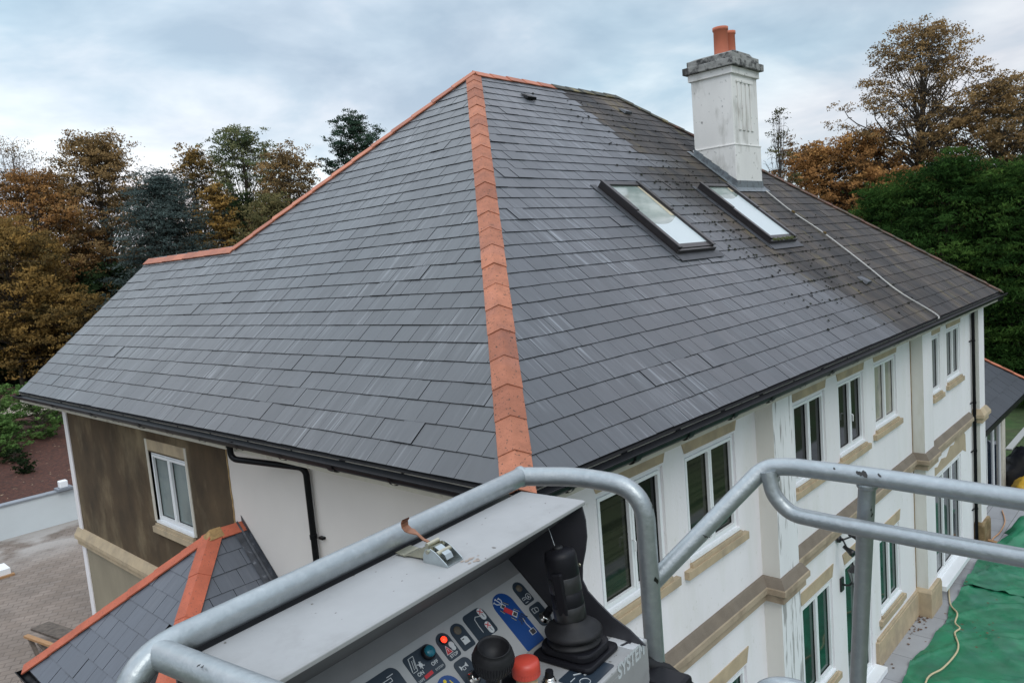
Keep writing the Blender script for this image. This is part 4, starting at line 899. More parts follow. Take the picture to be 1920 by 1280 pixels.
def tree(name, label, cat, base, H, W, z0, prof, lm, nl=9000, ls=.26, clumps=110, cr=.75, spread=1.0, fill=.35, bark=BARK, trunk_r=None, group=None, lean=(0, 0), bare=0.0, flat=.0, twig=True, droop=0.0, squash=.8, tone_c=.5, seed=None, gap=0.0, aspect=.55, rough=.22):
    """base (x,y,z); H total height; W full crown width; z0 crown start (fraction of H)"""
    if seed is not None: random.seed(seed)
    bx_, by_, bz_ = base; root = empty(name, (0, 0, 0), label=label, cat=cat, group=group)
    tr = trunk_r or H*.018; m = MB(); n = 9
    tp = [Vector((bx_+lean[0]*(i/n)**1.5+random.gauss(0, .05*H/16)*(i > 0), by_+lean[1]*(i/n)**1.5+random.gauss(0, .05*H/16)*(i > 0), bz_+H*.95*i/n)) for i in range(n+1)]
    m.tube(smooth_path(tp, 3), [tr*(1.25-1.17*k/(3*n)) if k else tr*1.6 for k in range(3*n+1)], 8)
    def trunk_at(f): k = min(n-1, int(f/.95*n)); u = f/.95*n-k; return tp[k].lerp(tp[k+1], min(1, max(0, u)))
    pf = PROF[prof]; cen = []; rad = []; dirs = []; ph = [random.uniform(0, 6.28) for _ in range(4)]
    for i in range(clumps):
        t = (i+random.random())/clumps; t = t**.9
        ang = i*2.39996+random.uniform(-.5, .5)
        rr = W/2*pf(t)*(fill+(1-fill)*math.sqrt(random.random()))*random.uniform(.75, 1.12)*(1+rough*(.5*math.sin(2*ang+ph[0]+5*t)+.5*math.sin(3*ang+ph[1]-7*t)+.4*math.sin(11*t+ph[2])))
        z = bz_+H*(z0+(1-z0)*t)*random.uniform(.985, 1.0)
        c0 = trunk_at(min(.94, z0+(1-z0)*t)); c = Vector((c0.x+rr*math.cos(ang), c0.y+rr*math.sin(ang), z - droop*rr))
        f0 = max(.12, (z0+(1-z0)*t)*(random.uniform(.62, .86) if prof != 'open' else random.uniform(.70, .92))-.03*rr/W)
        if prof == 'cone': f0 = min(.95, z0+(1-z0)*t*.98)
        s = trunk_at(f0); mid = s.lerp(c, .5)+Vector((random.gauss(0, .12*rr), random.gauss(0, .12*rr), (.10 if prof != 'cone' else .02)*rr))
        br = max(.018, tr*.30*(1-t*.6)*(.4+rr/W)); 
        m.tube(smooth_path([s, mid, c], 3), [br*(1-.12*k) for k in range(7)], 5, caps=False)
        if twig:
            for q in range(4):
                dv = Vector((random.gauss(0, 1), random.gauss(0, 1), random.gauss(.4, .6)))*cr*.6
                p0 = mid.lerp(c, random.uniform(.3, 1)); m.tube([p0, p0+dv*.5+Vector((0, 0, .1)), p0+dv], [br*.45+.004, br*.3+.003, .006], 4, caps=False)
        if random.random() < bare or random.random() < gap: continue
        cen.append(c); rad.append(cr*random.uniform(.6, 1.3)*(W/8)**.3)
        dv = Vector((math.cos(ang), math.sin(ang), .35 - droop*2 + .9*max(0, t-.6))); dirs.append(dv.normalized())
    m.build('trunk', bark, root, fix=False)
    if cen:
        k = len(cen); per = RNG.multinomial(nl, np.array([q*q for q in rad])/sum(q*q for q in rad)); P = []; T = []; NV = []
        for c, r, q, dv in zip(cen, rad, per, dirs):
            ns = 10; d = np.array(dv); along = RNG.uniform(-.9, 1.0, ns)
            sub = d[None, :]*(along*r*1.05)[:, None] + RNG.normal(size=(ns, 3))*[r*.48, r*.48, r*.26*squash]*(1.15-.5*np.abs(along))[:, None]
            pick = RNG.integers(0, ns, q); st_ = RNG.normal(tone_c, .20)+RNG.normal(0, .10, ns)
            le = RNG.normal(size=(q, 3))*[r*.24, r*.24, r*.12*squash]; p = sub[pick]+le
            p[:, 2] -= droop*.5*np.hypot(p[:, 0], p[:, 1])
            nv = p/r*.6+le/(r*.24)*.35+d*.35; nv[:, 2] += .25; nv /= np.linalg.norm(nv, axis=1)[:, None]+1e-6
            P.append(p+np.array(c)); NV.append(nv); T.append(np.clip(st_[pick]+RNG.normal(0, .06, q), 0, 1))
        leaves('crown', np.concatenate(P), np.concatenate(NV), ls, lm, root, np.concatenate(T), flat=flat, aspect=aspect)
    put(root, base); return root
L_ORANGE = leaf_mat('orange_leaves', [(0.127, 0.077, 0.035), (0.268, 0.144, 0.057), (0.385, 0.196, 0.074), (0.503, 0.285, 0.104)])
L_BROWN = leaf_mat('brown_autumn_leaves', [(0.092, 0.069, 0.037), (0.172, 0.120, 0.059), (0.261, 0.170, 0.077), (0.360, 0.232, 0.104)])
L_OLIVE = leaf_mat('olive_leaves', [(0.068, 0.070, 0.033), (0.127, 0.122, 0.054), (0.199, 0.171, 0.076), (0.281, 0.223, 0.100)])
L_GREEN = leaf_mat('dull_green_leaves', [(0.042, 0.063, 0.034), (0.085, 0.116, 0.055), (0.139, 0.163, 0.075), (0.201, 0.201, 0.099)])
L_YELL = leaf_mat('yellow_brown_leaves', [(0.066, 0.054, 0.024), (0.154, 0.107, 0.042), (0.271, 0.170, 0.056), (0.401, 0.244, 0.075)])
L_CEDAR = leaf_mat('blue_green_needles', [(0.042, 0.062, 0.059), (0.071, 0.100, 0.094), (0.110, 0.146, 0.139), (0.155, 0.198, 0.183)])
L_PINE = leaf_mat('dark_pine_needles', [(0.018, 0.034, 0.026), (0.035, 0.062, 0.044), (0.055, 0.093, 0.063)])
L_CYP = leaf_mat('cypress_foliage', [(.006, .018, .005), (.016, .042, .010), (.038, .088, .020), (.080, .150, .032)])
L_DARK = leaf_mat('dark_laurel_leaves', [(0.010, 0.017, 0.009), (0.018, 0.032, 0.014), (0.030, 0.051, 0.020)])
L_SHRUB = leaf_mat('fresh_shrub_leaves', [(0.033, 0.065, 0.022), (0.070, 0.139, 0.038), (0.122, 0.222, 0.062), (0.173, 0.279, 0.088)])
GL = 'autumn trees behind the house on the left'; GR = 'autumn trees behind the house on the right'
Z1 = 1.6
def at(px, py, depth):       # point on the sight line through pixel (px,py) of the 1920 wide photo; only used to read off tree positions
    d_ = Vector(((px-960)/1428.2, (py-640)/1428.2, 1)); R_ = Matrix(_R)
    Rr = Matrix(((0.67735149, -0.7308834, -0.08369233), (-0.13648847, -0.0130647, -0.99055551), (0.72288716, 0.68237729, -0.10860655)))
    return CAMP + (Rr.transposed() @ d_)*depth
def T_(name, label, cat, px, top, wpx, depth, z0, prof, lm, group=GL, gz=Z1, **kw):
    p = at(px, top, depth); W = wpx/1428.2*depth; tree(name, label, cat, (p.x, p.y, gz), p.z-gz, W, z0, prof, lm, group=group, **kw)
T_('birch_tree', 'nearly bare tree with thin reddish twigs at far left edge of picture', 'tree', 18, 262, 160, 60, .35, 'oval', L_BROWN, nl=5500, ls=.13, clumps=160, cr=.8, bare=.4, bark=BARK_L, seed=1)
T_('beech_tree', 'broad orange brown tree at left edge below the bare twigs', 'tree', 50, 330, 270, 53, .15, 'oval', L_ORANGE, nl=52000, ls=.17, clumps=210, cr=.85, tone_c=.42, seed=2)
T_('oak_tree', 'tall brown tree with pointed open top left of the blue cedar', 'tree', 172, 258, 275, 56, .15, 'pear', L_BROWN, nl=62000, ls=.17, clumps=290, cr=.80, seed=3, gap=.05, tone_c=.66, rough=.28)
T_('beech_tree', 'nearest beech with yellow orange leaves hanging over left edge', 'tree', 0, 425, 270, 46, .22, 'oval', L_YELL, nl=46000, ls=.17, clumps=190, cr=.80, seed=4, tone_c=.62)
T_('beech_tree', 'low dark brown and orange beech under the taller trees at left', 'tree', 130, 555, 230, 47, .12, 'round', L_YELL, nl=26000, ls=.17, clumps=130, cr=.7, seed=5, tone_c=.42)
T_('cedar_tree', 'blue green cedar with layered branches behind the low wing roof', 'tree', 296, 332, 330, 45, .06, 'cone', L_CEDAR, nl=80000, ls=.19, clumps=420, cr=.85, fill=.22, flat=.5, squash=.4, droop=.04, seed=6, aspect=.28, rough=.12)
T_('poplar_tree', 'slim yellow brown tree between cedar and round green tree', 'tree', 356, 280, 150, 55, .22, 'tall', L_YELL, nl=20000, ls=.16, clumps=150, cr=.65, seed=7, gap=.10, tone_c=.5, rough=.3)
T_('oak_tree', 'round topped green tree with bare limbs showing behind roof edge', 'tree', 448, 244, 180, 58, .28, 'round', L_GREEN, nl=38000, ls=.16, clumps=190, cr=.75, seed=8, tone_c=.68, rough=.12)
T_('holly_tree', 'dark green bush like tree low under the round topped green tree', 'tree', 450, 372, 120, 53, .10, 'oval', L_DARK, nl=20000, ls=.17, clumps=90, cr=.8, seed=9, tone_c=.8)
T_('hawthorn_tree', 'small bright orange tree beside the cedar above wing ridge', 'tree', 404, 350, 100, 49, .10, 'oval', L_YELL, nl=20000, ls=.15, clumps=90, cr=.6, seed=10, tone_c=.80)
T_('oak_tree', 'olive brown tree thinning to bare twigs next to the orange hip', 'tree', 532, 280, 190, 52, .12, 'oval', L_BROWN, nl=32000, ls=.15, clumps=230, cr=.65, seed=11, gap=.18, tone_c=.62)
T_('hawthorn_tree', 'low olive brown tree just over orange hip of left roof', 'tree', 505, 372, 180, 47, .08, 'oval', L_OLIVE, nl=28000, ls=.16, clumps=120, cr=.75, seed=12, tone_c=.48)
T_('pine_tree', 'dark pine with clumped crown standing alone above orange hip', 'tree', 660, 216, 104, 62, .40, 'round', L_PINE, nl=46000, ls=.14, clumps=110, cr=.75, seed=13, squash=.85, tone_c=.75, rough=.14)
# filling understorey at left
T_('laurel_bush', 'dark evergreen mass under the beech trees beyond bark bed, left one', 'bush', 20, 610, 260, 51, .0, 'oval', L_DARK, group='dark evergreens below the left trees', nl=26000, ls=.22, clumps=150, cr=.8, seed=14, fill=.3)
T_('laurel_bush', 'dark evergreen mass behind roof verge below the cedar', 'bush', 215, 500, 260, 53, .0, 'oval', L_DARK, group='dark evergreens below the left trees', nl=26000, ls=.22, clumps=170, cr=.8, seed=15, fill=.3)
# right side
T_('ash_tree', 'thin ivy clad trunk with bare top right behind the chimney', 'tree', 1457, 200, 85, 42, .28, 'tall', L_OLIVE, group=GR, nl=2200, ls=.11, clumps=90, cr=.48, bare=.62, trunk_r=.13, seed=21, gz=0, tone_c=.25, gap=.1)
T_('beech_tree', 'rust orange beech just right of the chimney', 'tree', 1515, 278, 210, 47, .08, 'oval', L_ORANGE, group=GR, nl=46000, ls=.16, clumps=210, cr=.75, seed=22, gz=0, tone_c=.50, gap=.04)
T_('beech_tree', 'rust orange beech with spiky top between chimney and big copper tree', 'tree', 1610, 256, 220, 45, .08, 'oval', L_ORANGE, group=GR, nl=50000, ls=.16, clumps=230, cr=.72, seed=23, gz=0, tone_c=.50, gap=.04)
T_('beech_tree', 'low rust orange beech at foot of the big copper tree', 'tree', 1695, 318, 190, 41, .08, 'oval', L_ORANGE, group=GR, nl=36000, ls=.15, clumps=170, cr=.65, seed=24, gz=0, tone_c=.48)
T_('copper_beech', 'tallest tree of the view with open copper crown and bare leader', 'tree', 1722, 48, 290, 44, .32, 'open', L_BROWN, group=GR, nl=46000, ls=.13, clumps=310, cr=.62, seed=25, gz=0, gap=.22, trunk_r=.34, tone_c=.74, bark=BARK, squash=.85, fill=.18, droop=.03, rough=.34)
T_('copper_beech', 'broad brown tree at right edge beside the tallest tree', 'tree', 1872, 150, 250, 43, .22, 'open', L_BROWN, group=GR, nl=54000, ls=.14, clumps=290, cr=.62, seed=26, gz=0, gap=.10, tone_c=.66, squash=.6, rough=.28)
T_('pine_tree', 'dark green pine peeping in at far right edge', 'tree', 1945, 190, 100, 46, .4, 'umbrella', L_PINE, group=GR, nl=16000, ls=.15, clumps=60, cr=.8, seed=27, gz=0)
GC = 'cypress hedge beyond the garden room'
for i, (px, top, wd, dp, lab) in enumerate((
    (1650, 362, 180, 36, 'leftmost cypress of the tall green hedge, next to roof hip'),
    (1712, 336, 190, 34, 'second cypress of the green hedge under copper tree'),
    (1785, 300, 210, 32, 'tallest cypress in middle of the green hedge'),
    (1868, 326, 205, 31, 'cypress of the green hedge above the garden room roof'),
    (1945, 312, 220, 30, 'cypress of the green hedge cut by right picture edge'),
    (2050, 330, 240, 29, 'cypress of the green hedge outside right picture edge'))):
    T_('cypress_tree', lab, 'tree', px, top, wd*1.1, dp, .0, 'tall', L_CYP, group=GC, gz=0, nl=56000, ls=.17, clumps=230, cr=.72, fill=.45, seed=30+i, squash=.6, droop=-.10, aspect=.24, twig=False, tone_c=.60, rough=.20)
# shrubs in the bark bed
for i, (x, y, h, wd, mt, lab) in enumerate((
    (5.3, 33.0, 2.4, 3.0, L_SHRUB, 'fresh green shrub against the house corner in bark bed'),
    (4.2, 34.6, 2.2, 3.0, L_SHRUB, 'fresh green shrub in middle of the row beside gravel path'),
    (1.6, 31.2, 2.5, 2.4, L_SHRUB, 'tall fresh green shrub at left edge of picture above garden wall'),
    (2.6, 33.4, 2.3, 3.0, L_SHRUB, 'fresh green shrub between the tall left one and path'),
    (6.6, 35.4, 2.0, 2.4, L_SHRUB, 'shrub almost hidden by the white house corner'),
    (3.4, 31.6, 1.6, 2.2, L_SHRUB, 'low fresh green shrub at front of the row, above the mulch'),
    (1.35, 27.6, 1.5, 1.4, L_OLIVE, 'olive bush overhanging the white garden wall at left edge'),
    (3.5, 28.4, .55, .8, L_DARK, 'small dark plant alone in the bark mulch'),
    (3.6, 30.2, .5, .9, L_DARK, 'small dark plant in mulch closest to shrubs'))):
    tree('garden_shrub', lab, 'shrub', (x, y, bedz(y)-.05), h, wd, .02, 'oval', mt, nl=9000 if h > 1 else 900, ls=.085, clumps=70 if h > 1 else 16, cr=.28, group='shrubs in the bark bed', seed=50+i, trunk_r=.03, twig=False, fill=.2, tone_c=.62)
# far wood closing the horizon: one mass of twigs and leaves
P = []; T = []; NV = []
for i in range(800):
    a = math.radians(random.uniform(-28, 128)); r = random.uniform(80, 112); c = np.array([-4+r*math.cos(a), -4+r*math.sin(a), 0]); hgt = random.uniform(6, 14.5)
    q = 190; p = RNG.normal(size=(q, 3))*[2.4, 2.4, 1]; p[:, 2] = RNG.random(q)**.8*hgt; nv = p*[.4, .4, .12]; nv /= np.linalg.norm(nv, axis=1)[:, None]+1e-6
    P.append(p+c); NV.append(nv); T.append(np.clip(RNG.normal(.50, .2)+RNG.normal(0, .1, q), 0, 1))
o = leaves('distant_wood', np.concatenate(P), np.concatenate(NV), .75, L_BROWN, None, np.concatenate(T)); o['kind'] = 'stuff'

# ================================================================== LIFT BASKET (foreground)
GALV = mat('galvanised_steel', (.33, .36, .375), .40, metal=.72, var=.07, vscale=7, col2=(.38, .41, .425), c2scale=60, c2lo=.46, c2hi=.70, speck=(.03, .03, .03), sscale=26, slo=.735, shi=.75, bump=.12, bscale=90)
BOXP = mat('light_grey_box_paint', (.315, .318, .322), .45, var=.07, vscale=9, col2=(.25, .25, .25), c2scale=12, c2lo=.55, c2hi=.8, speck=(.12, .11, .10), sscale=70, slo=.73, shi=.76)
BOXD = mat('grey_box_inside', (.23, .225, .225), .5, var=.08, vscale=12); BOXI = mat('lid_shade_grey', (.12, .118, .125), .6, var=.1, vscale=12)  # BOXI: grey darkened to paint in the shade beneath the lid
CHEEK = mat('dark_grey_side_cheek', (.035, .035, .042), .5, var=.15, vscale=14)
RUB = mat('black_rubber', (.009, .009, .012), .46, spec=.22); RUB2 = mat('black_gaiter', (.014, .014, .016), .55, spec=.3, var=.3, vscale=40)
STK = mat('slate_blue_label', (.022, .034, .050), .35); STKB = mat('royal_blue_label', (.006, .050, .21), .35); SHEET = mat('pale_grey_label_sheet', (.36, .37, .38), .4, var=.05, vscale=20)
INK = mat('white_label_ink', (.52, .55, .57), .5); RED = mat('red_plastic', (.52, .060, .038), .38, var=.08, vscale=30); REDI = mat('red_label_ink', (.48, .03, .04), .5); YEL = mat('yellow_label', (.60, .47, .02), .5)
ZINC = mat('passivated_zinc', (.46, .44, .34), .3, metal=.85, var=.2, vscale=30); ZINCB = mat('bright_zinc', (.50, .55, .56), .28, metal=.9, var=.15, vscale=30); RUST = mat('rusty_copper_hook', (.26, .12, .07), .5, metal=.5, var=.3, vscale=60)
CHROME = mat('chrome', (.65, .62, .58), .12, metal=1.0)
B0 = Vector((-2.84429, -2.74156, 7.21925)); ua = Vector((.994125, .108239, 0)); va = Vector((.108239, -.994125, 0)); wa = Vector((0, 0, 1))
def L(u, v, w_): return B0 + ua*u + va*v + wa*w_
basket = empty('lift_basket', label='work platform basket with galvanised rails and grey control box filling the foreground', cat='lift basket')
def rail(pts, r, name='guard_rail', n=20): m = MB(); m.tube([L(*p) for p in pts], r, n); return m.build(name, GALV, basket)
R0 = .0205
rail(fillet([(-.888, -.004, -1.08), (-.888, 0, 0), (0, 0, 0)], [0, .085, 0], 14), R0)
rail(fillet([(.0, .0, .0), (.045, .115, 0), (.058, .268, -.012), (.058, .268, -1.08)], [0, .05, .15, 0], 12), R0)
rail(fillet([(-.836, -.004, -.005), (-.828, .16, -.006), (-.80, .75, -.006), (-.80, .75, -1.08)], [0, .04, .08, 0], 12), R0*.98)
rail(fillet([(.064, .256, -.234), (.265, .448, -.008), (.265, .50, 0), (.250, .651, 0), (.203, .897, 0), (.17, 1.10, 0), (.16, 1.16, -1.08)], [0, .04, .04, .03, .03, .05, 0], 8), .0185)
rail(fillet([(.248, .462, -.010), (.245, .472, -.060), (.246, .505, -.096), (.229, .592, -.097), (.213, .654, -.094), (.207, .73, -.096), (.17, .913, -.091), (.14, 1.08, -.09)], [0, .02, .03, .03, .03, .03, .03, 0], 6), .0165)
rail([(.262, .653, -.008), (.275, .642, -.128), (.297, .614, -.455), (.33, .57, -1.08)], .0162)
# weld beads
for (u, v, w_, r, ax) in ((.0, .0, 0, .0225, (1, .25, 0)), (.262, .46, -.028, .020, (0, .1, 1)), (.263, .6525, -.021, .0195, (-.1, 0, 1))):
    m = MB(); a = ua*ax[0]+va*ax[1]+wa*ax[2]; m.lathe([(r*.9, -.007), (r*1.04, -.003), (r*1.05, .002), (r*.9, .006)], L(u, v, w_), a, n=22); m.build('weld', GALV, basket)
CHIP = mat('chipped_dark_paint', (.035, .035, .035), .8)
def chips(spots):
    for (u, v, w_, du, dv, k, nu, nv, nw, r) in spots:
        m = MB(); nn = (ua*nu+va*nv+wa*nw).normalized()
        for i in range(k):
            c = L(u+random.gauss(0, du), v+random.gauss(0, dv), w_); t1 = nn.orthogonal().normalized(); t2 = nn.cross(t1); rr = r*random.uniform(.4, 1.2); q = []
            for j in range(7):
                a = 2*math.pi*j/7; f = random.uniform(.6, 1.2); q.append(c+t1*rr*f*math.cos(a)+t2*rr*.6*f*math.sin(a)+nn*.0004)
            m.add(q, [tuple(range(7))])
        m.build('chipped_paint', CHIP, basket)
# floor and lower frame
m = MB(); 
def LB(mb, u0, u1, v0, v1, w0, w1, mi=0): mb.box((u0, v0, w0), (u1, v1, w1), mi, T=lambda a, b, c: L(a, b, c))
LB(m, -.88, .12, -.02, 1.2, -1.12, -1.08); m.build('platform_floor', mat('chequer_plate', (.20, .21, .22), .5, metal=.5), basket, bevel=.004)
rail([(-.868, .01, -.55), (.058, .268, -.55)], .014, 'mid_rail')
# ---- control box
m = MB(); p2 = [(-.030, -.045), (-.030, -.177), (.110, -.300), (.285, -.300), (.285, -.46), (-.030, -.46)]
u0, u1 = -.80, -.012
def pri(mb, poly, a, b, mi=0): mb.prism(poly, lambda p, q, d_: L(d_, p, q), a, b, mi)
pri(m, [(-.030, -.177), (.108, -.300), (.292, -.300), (.292, -.46), (-.030, -.46)], u0, u1)
box = m.build('control_box', BOXP, basket, bevel=.004)
m = MB(); pri(m, [(-.034, -.030), (-.030, -.030), (-.030, -.181), (-.034, -.181)], u0, u1+.0); m.build('back_panel', BOXI, box)
# folded lid: top sheet, front lip, back lip
m = MB(); pri(m, [(.018, -.022), (.176, -.022), (.180, -.024), (.180, -.031), (.177, -.031), (.177, -.027), (.018, -.027)], -.785, -.030); m.build('lid', BOXP, box, bevel=.0012)
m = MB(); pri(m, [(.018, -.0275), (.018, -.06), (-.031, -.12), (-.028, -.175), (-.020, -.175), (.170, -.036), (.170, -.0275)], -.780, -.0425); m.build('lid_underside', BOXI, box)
# curved side cheek
ck = [(.010, -.026), (.176, -.026), (.1835, -.060), (.184, -.095), (.178, -.125), (.168, -.160), (.165, -.190), (.176, -.212), (.198, -.231), (.232, -.256), (.268, -.274), (.302, -.2995), (-.033, -.2995), (-.033, -.16)]
m = MB(); pri(m, ck, -.0415, -.0375); m.build('side_cheek', CHEEK, box)
m = MB(); pri(m, ck, -.8, -.796); m.build('side_cheek', CHEEK, box)
# sloping label sheet coordinates
SV = Vector((0, .7367, -.6762)); O2 = (-.024, -.177)
def S(u, s, n): return L(u, O2[0]+.7367*s+.6762*n, O2[1]-.6762*s+.7367*n)
m = MB(); m.add([S(-.78, -.005, .0), S(-.0425, -.005, .0), S(-.0425, .182, .0), S(-.78, .182, .0)], [(0, 1, 2, 3)]); m.build('panel_plate', BOXD, box)
m = MB(); m.box((-.76, .040, 0.0005), (-.044, .180, .0018), T=S); m.build('label_sheet', SHEET, box)
def rpoly(c0, c1, s0, s1, r=.012, rnd=(1, 1, 1, 1), k=6):
    pts = []
    for (cx_, cy_, a0, f) in ((c1, s0, -90, rnd[1]), (c1, s1, 0, rnd[2]), (c0, s1, 90, rnd[3]), (c0, s0, 180, rnd[0])):
        rr = r*f; ox = cx_-rr if cx_ == c1 else cx_+rr; oy = cy_-rr if cy_ == s1 else cy_+rr
        for i in range(k+1): a = math.radians(a0+90*i/k); pts.append((ox+rr*math.cos(a), oy+rr*math.sin(a)))
    return pts
class Label:
    def __init__(s, u0, u1, s0, s1, m=STK, r=.014, rnd=(1, 1, .3, .3), name='label_sticker', F=S, base=.0018):
        s.m = MB(); s.F = F; s.name = name; s.b = base; s.mats = [m, INK, REDI, YEL, CHEEK]; s.k = 0
        s.m.prism(rpoly(u0, u1, s0, s1, r, rnd), lambda p, q, d_: F(p, q, d_), base, base+.0006)
    def poly(s, pts, mi=1, h=.0004): s.m.prism(pts, lambda p, q, d_: s.F(p, q, d_), s.b+.0006, s.b+.0006+h+s.k*.00004, mi); s.k += 1
    def line(s, pts, w_=.0012, mi=1):
        for (a, b), (c, d_) in zip(pts[:-1], pts[1:]):
            dx, dy = c-a, d_-b; l = math.hypot(dx, dy) or 1e-6; nx, ny = -dy/l*w_/2, dx/l*w_/2; s.poly([(a+nx, b+ny), (c+nx, d_+ny), (c-nx, d_-ny), (a-nx, b-ny)], mi)
    def disc(s, u, q, r, mi=1, k=18, sy=1): s.poly([(u+r*math.cos(2*math.pi*i/k), q+sy*r*math.sin(2*math.pi*i/k)) for i in range(k)], mi)
    def ring(s, u, q, r, w_=.001, mi=1, k=18): s.line([(u+r*math.cos(2*math.pi*i/k), q+r*math.sin(2*math.pi*i/k)) for i in range(k+1)], w_, mi)
    def text(s, txt, u, q, size, mi=1, sx=1, bold=.0):
        c = bpy.data.curves.new('t', 'FONT'); c.body = txt; c.size = size; c.align_x = 'CENTER'; c.offset = bold
        o = bpy.data.objects.new('t', c); COL.objects.link(o); bpy.context.view_layer.update()
        me = bpy.data.meshes.new_from_object(o.evaluated_get(bpy.context.evaluated_depsgraph_get()))
        h = s.b+.0010
        s.m.add([s.F(u+v.co.x*sx, q-v.co.y, h) for v in me.vertices], [tuple(p.vertices) for p in me.polygons], mi)
        bpy.data.objects.remove(o); bpy.data.curves.remove(c); bpy.data.meshes.remove(me)
    def done(s): return s.m.build(s.name, s.mats, box, fix=False)
# leftmost label
l = Label(-.522, -.442, .055, .115, rnd=(.3, 1, .3, .3), r=.018)
l.line([(-.485, .098), (-.485, .072), (-.463, .072), (-.463, .078), (-.478, .078), (-.478, .098), (-.485, .098)]); l.disc(-.468, .093, .006, 2); l.line([(-.470, .068), (-.455, .068)], .0012); l.disc(-.502, .085, .004); l.done()
l = Label(-.70, -.55, .055, .115); l.line([(-.68, .1), (-.66, .075), (-.62, .075), (-.60, .1)]); l.disc(-.58, .085, .006, 2); l.done()
# ON / OFF
l = Label(-.424, -.352, .056, .112, rnd=(.5, .9, .5, .4))
l.text('OFF', -.369, .0965, .0095, bold=.0002); l.text('ON', -.4075, .0985, .0095, bold=.0002); l.text('SAFE', -.4145, .1085, .0068); l.text('SYSTEM', -.3665, .1075, .0062); l.poly([(-.405, .1025), (-.384, .1010), (-.384, .1075), (-.405, .1090)], 2)
l.line([(-.420, .086), (-.412, .062)], .0014); l.line([(-.412, .062), (-.400, .062), (-.409, .088), (-.420, .088)], .0010); l.line([(-.408, .068), (-.414, .084)], .001); l.line([(-.404, .068), (-.410, .084)], .001)
l.disc(-.397, .083, .0042); l.line([(-.404, .079), (-.390, .087)], .0015); l.line([(-.401, .088), (-.394, .077)], .0015); l.line([(-.397, .076), (-.397, .091)], .0013); l.done()
m = MB(); m.lathe([(.013, 0), (.014, .006), (.0125, .009), (.0105, .009)], S(-.370, .073, .002), S(0, 0, 1)-S(0, 0, 0), n=24); m.build('button_bezel', RUB, box)
m = MB(); m.lathe([(.0108, .002), (.0108, .012), (.009, .0145), (.001, .015)], S(-.370, .073, .002), S(0, 0, 1)-S(0, 0, 0), n=24); m.build('teal_button', mat('teal_button_plastic', (.01, .14, .20), .3), box)
# red lamp / STOP
l = Label(-.340, -.306, .054, .109, rnd=(1, 1, .35, .35), r=.0165)
l.text('STOP', -.3225, .1045, .0085, bold=.0002, sx=1.05); l.poly([(-.336, .096), (-.327, .079), (-.320, .096)], 2); l.line([(-.336, .096), (-.328, .080), (-.320, .096), (-.336, .096)], .0009); l.line([(-.328, .086), (-.328, .092)], .0012)
l.disc(-.314, .084, .006, sy=1.1); l.disc(-.314, .091, .005); l.done()
N_S = S(0, 0, 1)-S(0, 0, 0)
m = MB(); m.lathe([(.0085, 0), (.0085, .003), (.0065, .0035)], S(-.3235, .069, .002), N_S, n=20); m.build('lamp_bezel', RUB, box)
m = MB(); m.lathe([(.0065, .001), (.0062, .005), (.004, .0072), (.0001, .008)], S(-.3235, .069, .002), N_S, n=20); m.build('warning_lamp', mat('lit_red_lamp', (.8, .02, .01), .3, emit=(1, .035, .012), es=2.2), box)
# fuel
l = Label(-.299, -.264, .054, .109, rnd=(1, 1, .3, .3), r=.0165); l.poly([(-.288, .099), (-.288, .084), (-.276, .084), (-.272, .088), (-.272, .099)], 1); l.line([(-.286, .088), (-.281, .088)], .002, 4); l.done()
m = MB(); m.lathe([(.0085, 0), (.0085, .002), (.007, .003), (.004, .0025), (.0001, .0035)], S(-.282, .0685, .002), N_S, n=20); m.build('fuel_lamp', mat('unlit_brown_lamp', (.10, .085, .065), .5), box)
# crossed arms
l = Label(-.2555, -.196, .052, .112, rnd=(.6, 1, .4, .4), r=.016)
for (a, b) in ((-.207, .062), (-.212, .092)):
    l.disc(a, b, .0072); l.disc(a, b+.012, .0068); l.poly([(a-.0068, b), (a+.0068, b), (a+.0068, b+.012), (a-.0068, b+.012)]); l.line([(a-.005, b-.004), (a+.005, b+.005)], .0022, 2); l.line([(a+.005, b-.004), (a-.005, b+.005)], .0022, 2); l.line([(a, b+.005), (a+.001, b+.014)], .0015, 4)
l.line([(-.214, .070), (-.226, .066), (-.231, .070), (-.233, .086), (-.233, .100)], .0011); l.done()
# blue label with machine picture
l = Label(-.1715, -.1135, .052, .180, STKB, r=.028, rnd=(1, 1, .12, .12))
for k, (a, b_) in enumerate(((-.162, .064), (-.154, .0595), (-.145, .061))): l.line([(-.151+.003*k, .0735), (a+.003, b_+.006), (a, b_)], .0022); l.line([(a-.003, b_+.001), (a+.002, b_-.001)], .0018)
GM = 4
l.poly([(-.156, .078), (-.147, .073), (-.141, .081), (-.150, .087)], 1); l.poly([(-.154, .079), (-.148, .0755), (-.143, .081), (-.150, .085)], GM)
l.poly([(-.156, .088), (-.146, .082), (-.134, .099), (-.144, .105)], 2)
l.poly([(-.144, .104), (-.133, .098), (-.127, .107), (-.138, .114)], 1); l.poly([(-.142, .105), (-.134, .1005), (-.129, .107), (-.137, .112)], GM)
for (a, b_, c_, d_) in ((-.161, .083, -.156, .094), (-.141, .073, -.133, .083), (-.149, .107, -.143, .118), (-.129, .096, -.121, .106)): l.line([(a, b_), (c_, d_)], .0030, GM); l.line([(a-.001, b_+.0005), (c_-.001, d_+.0005)], .0007, 1)
for k in range(4): l.line([(-.137+k*.005, .117-k*.002), (-.134+k*.0055, .125-k*.002), (-.138+k*.0085, .131-k*.002)], .0016, GM)
l.line([(-.126, .122), (-.128, .134), (-.1255, .150)], .0007); l.poly([(-.133, .150), (-.121, .150), (-.121, .159), (-.133, .159)], GM); l.line([(-.134, .149), (-.120, .149), (-.120, .160), (-.134, .160), (-.134, .149)], .0008); l.done()
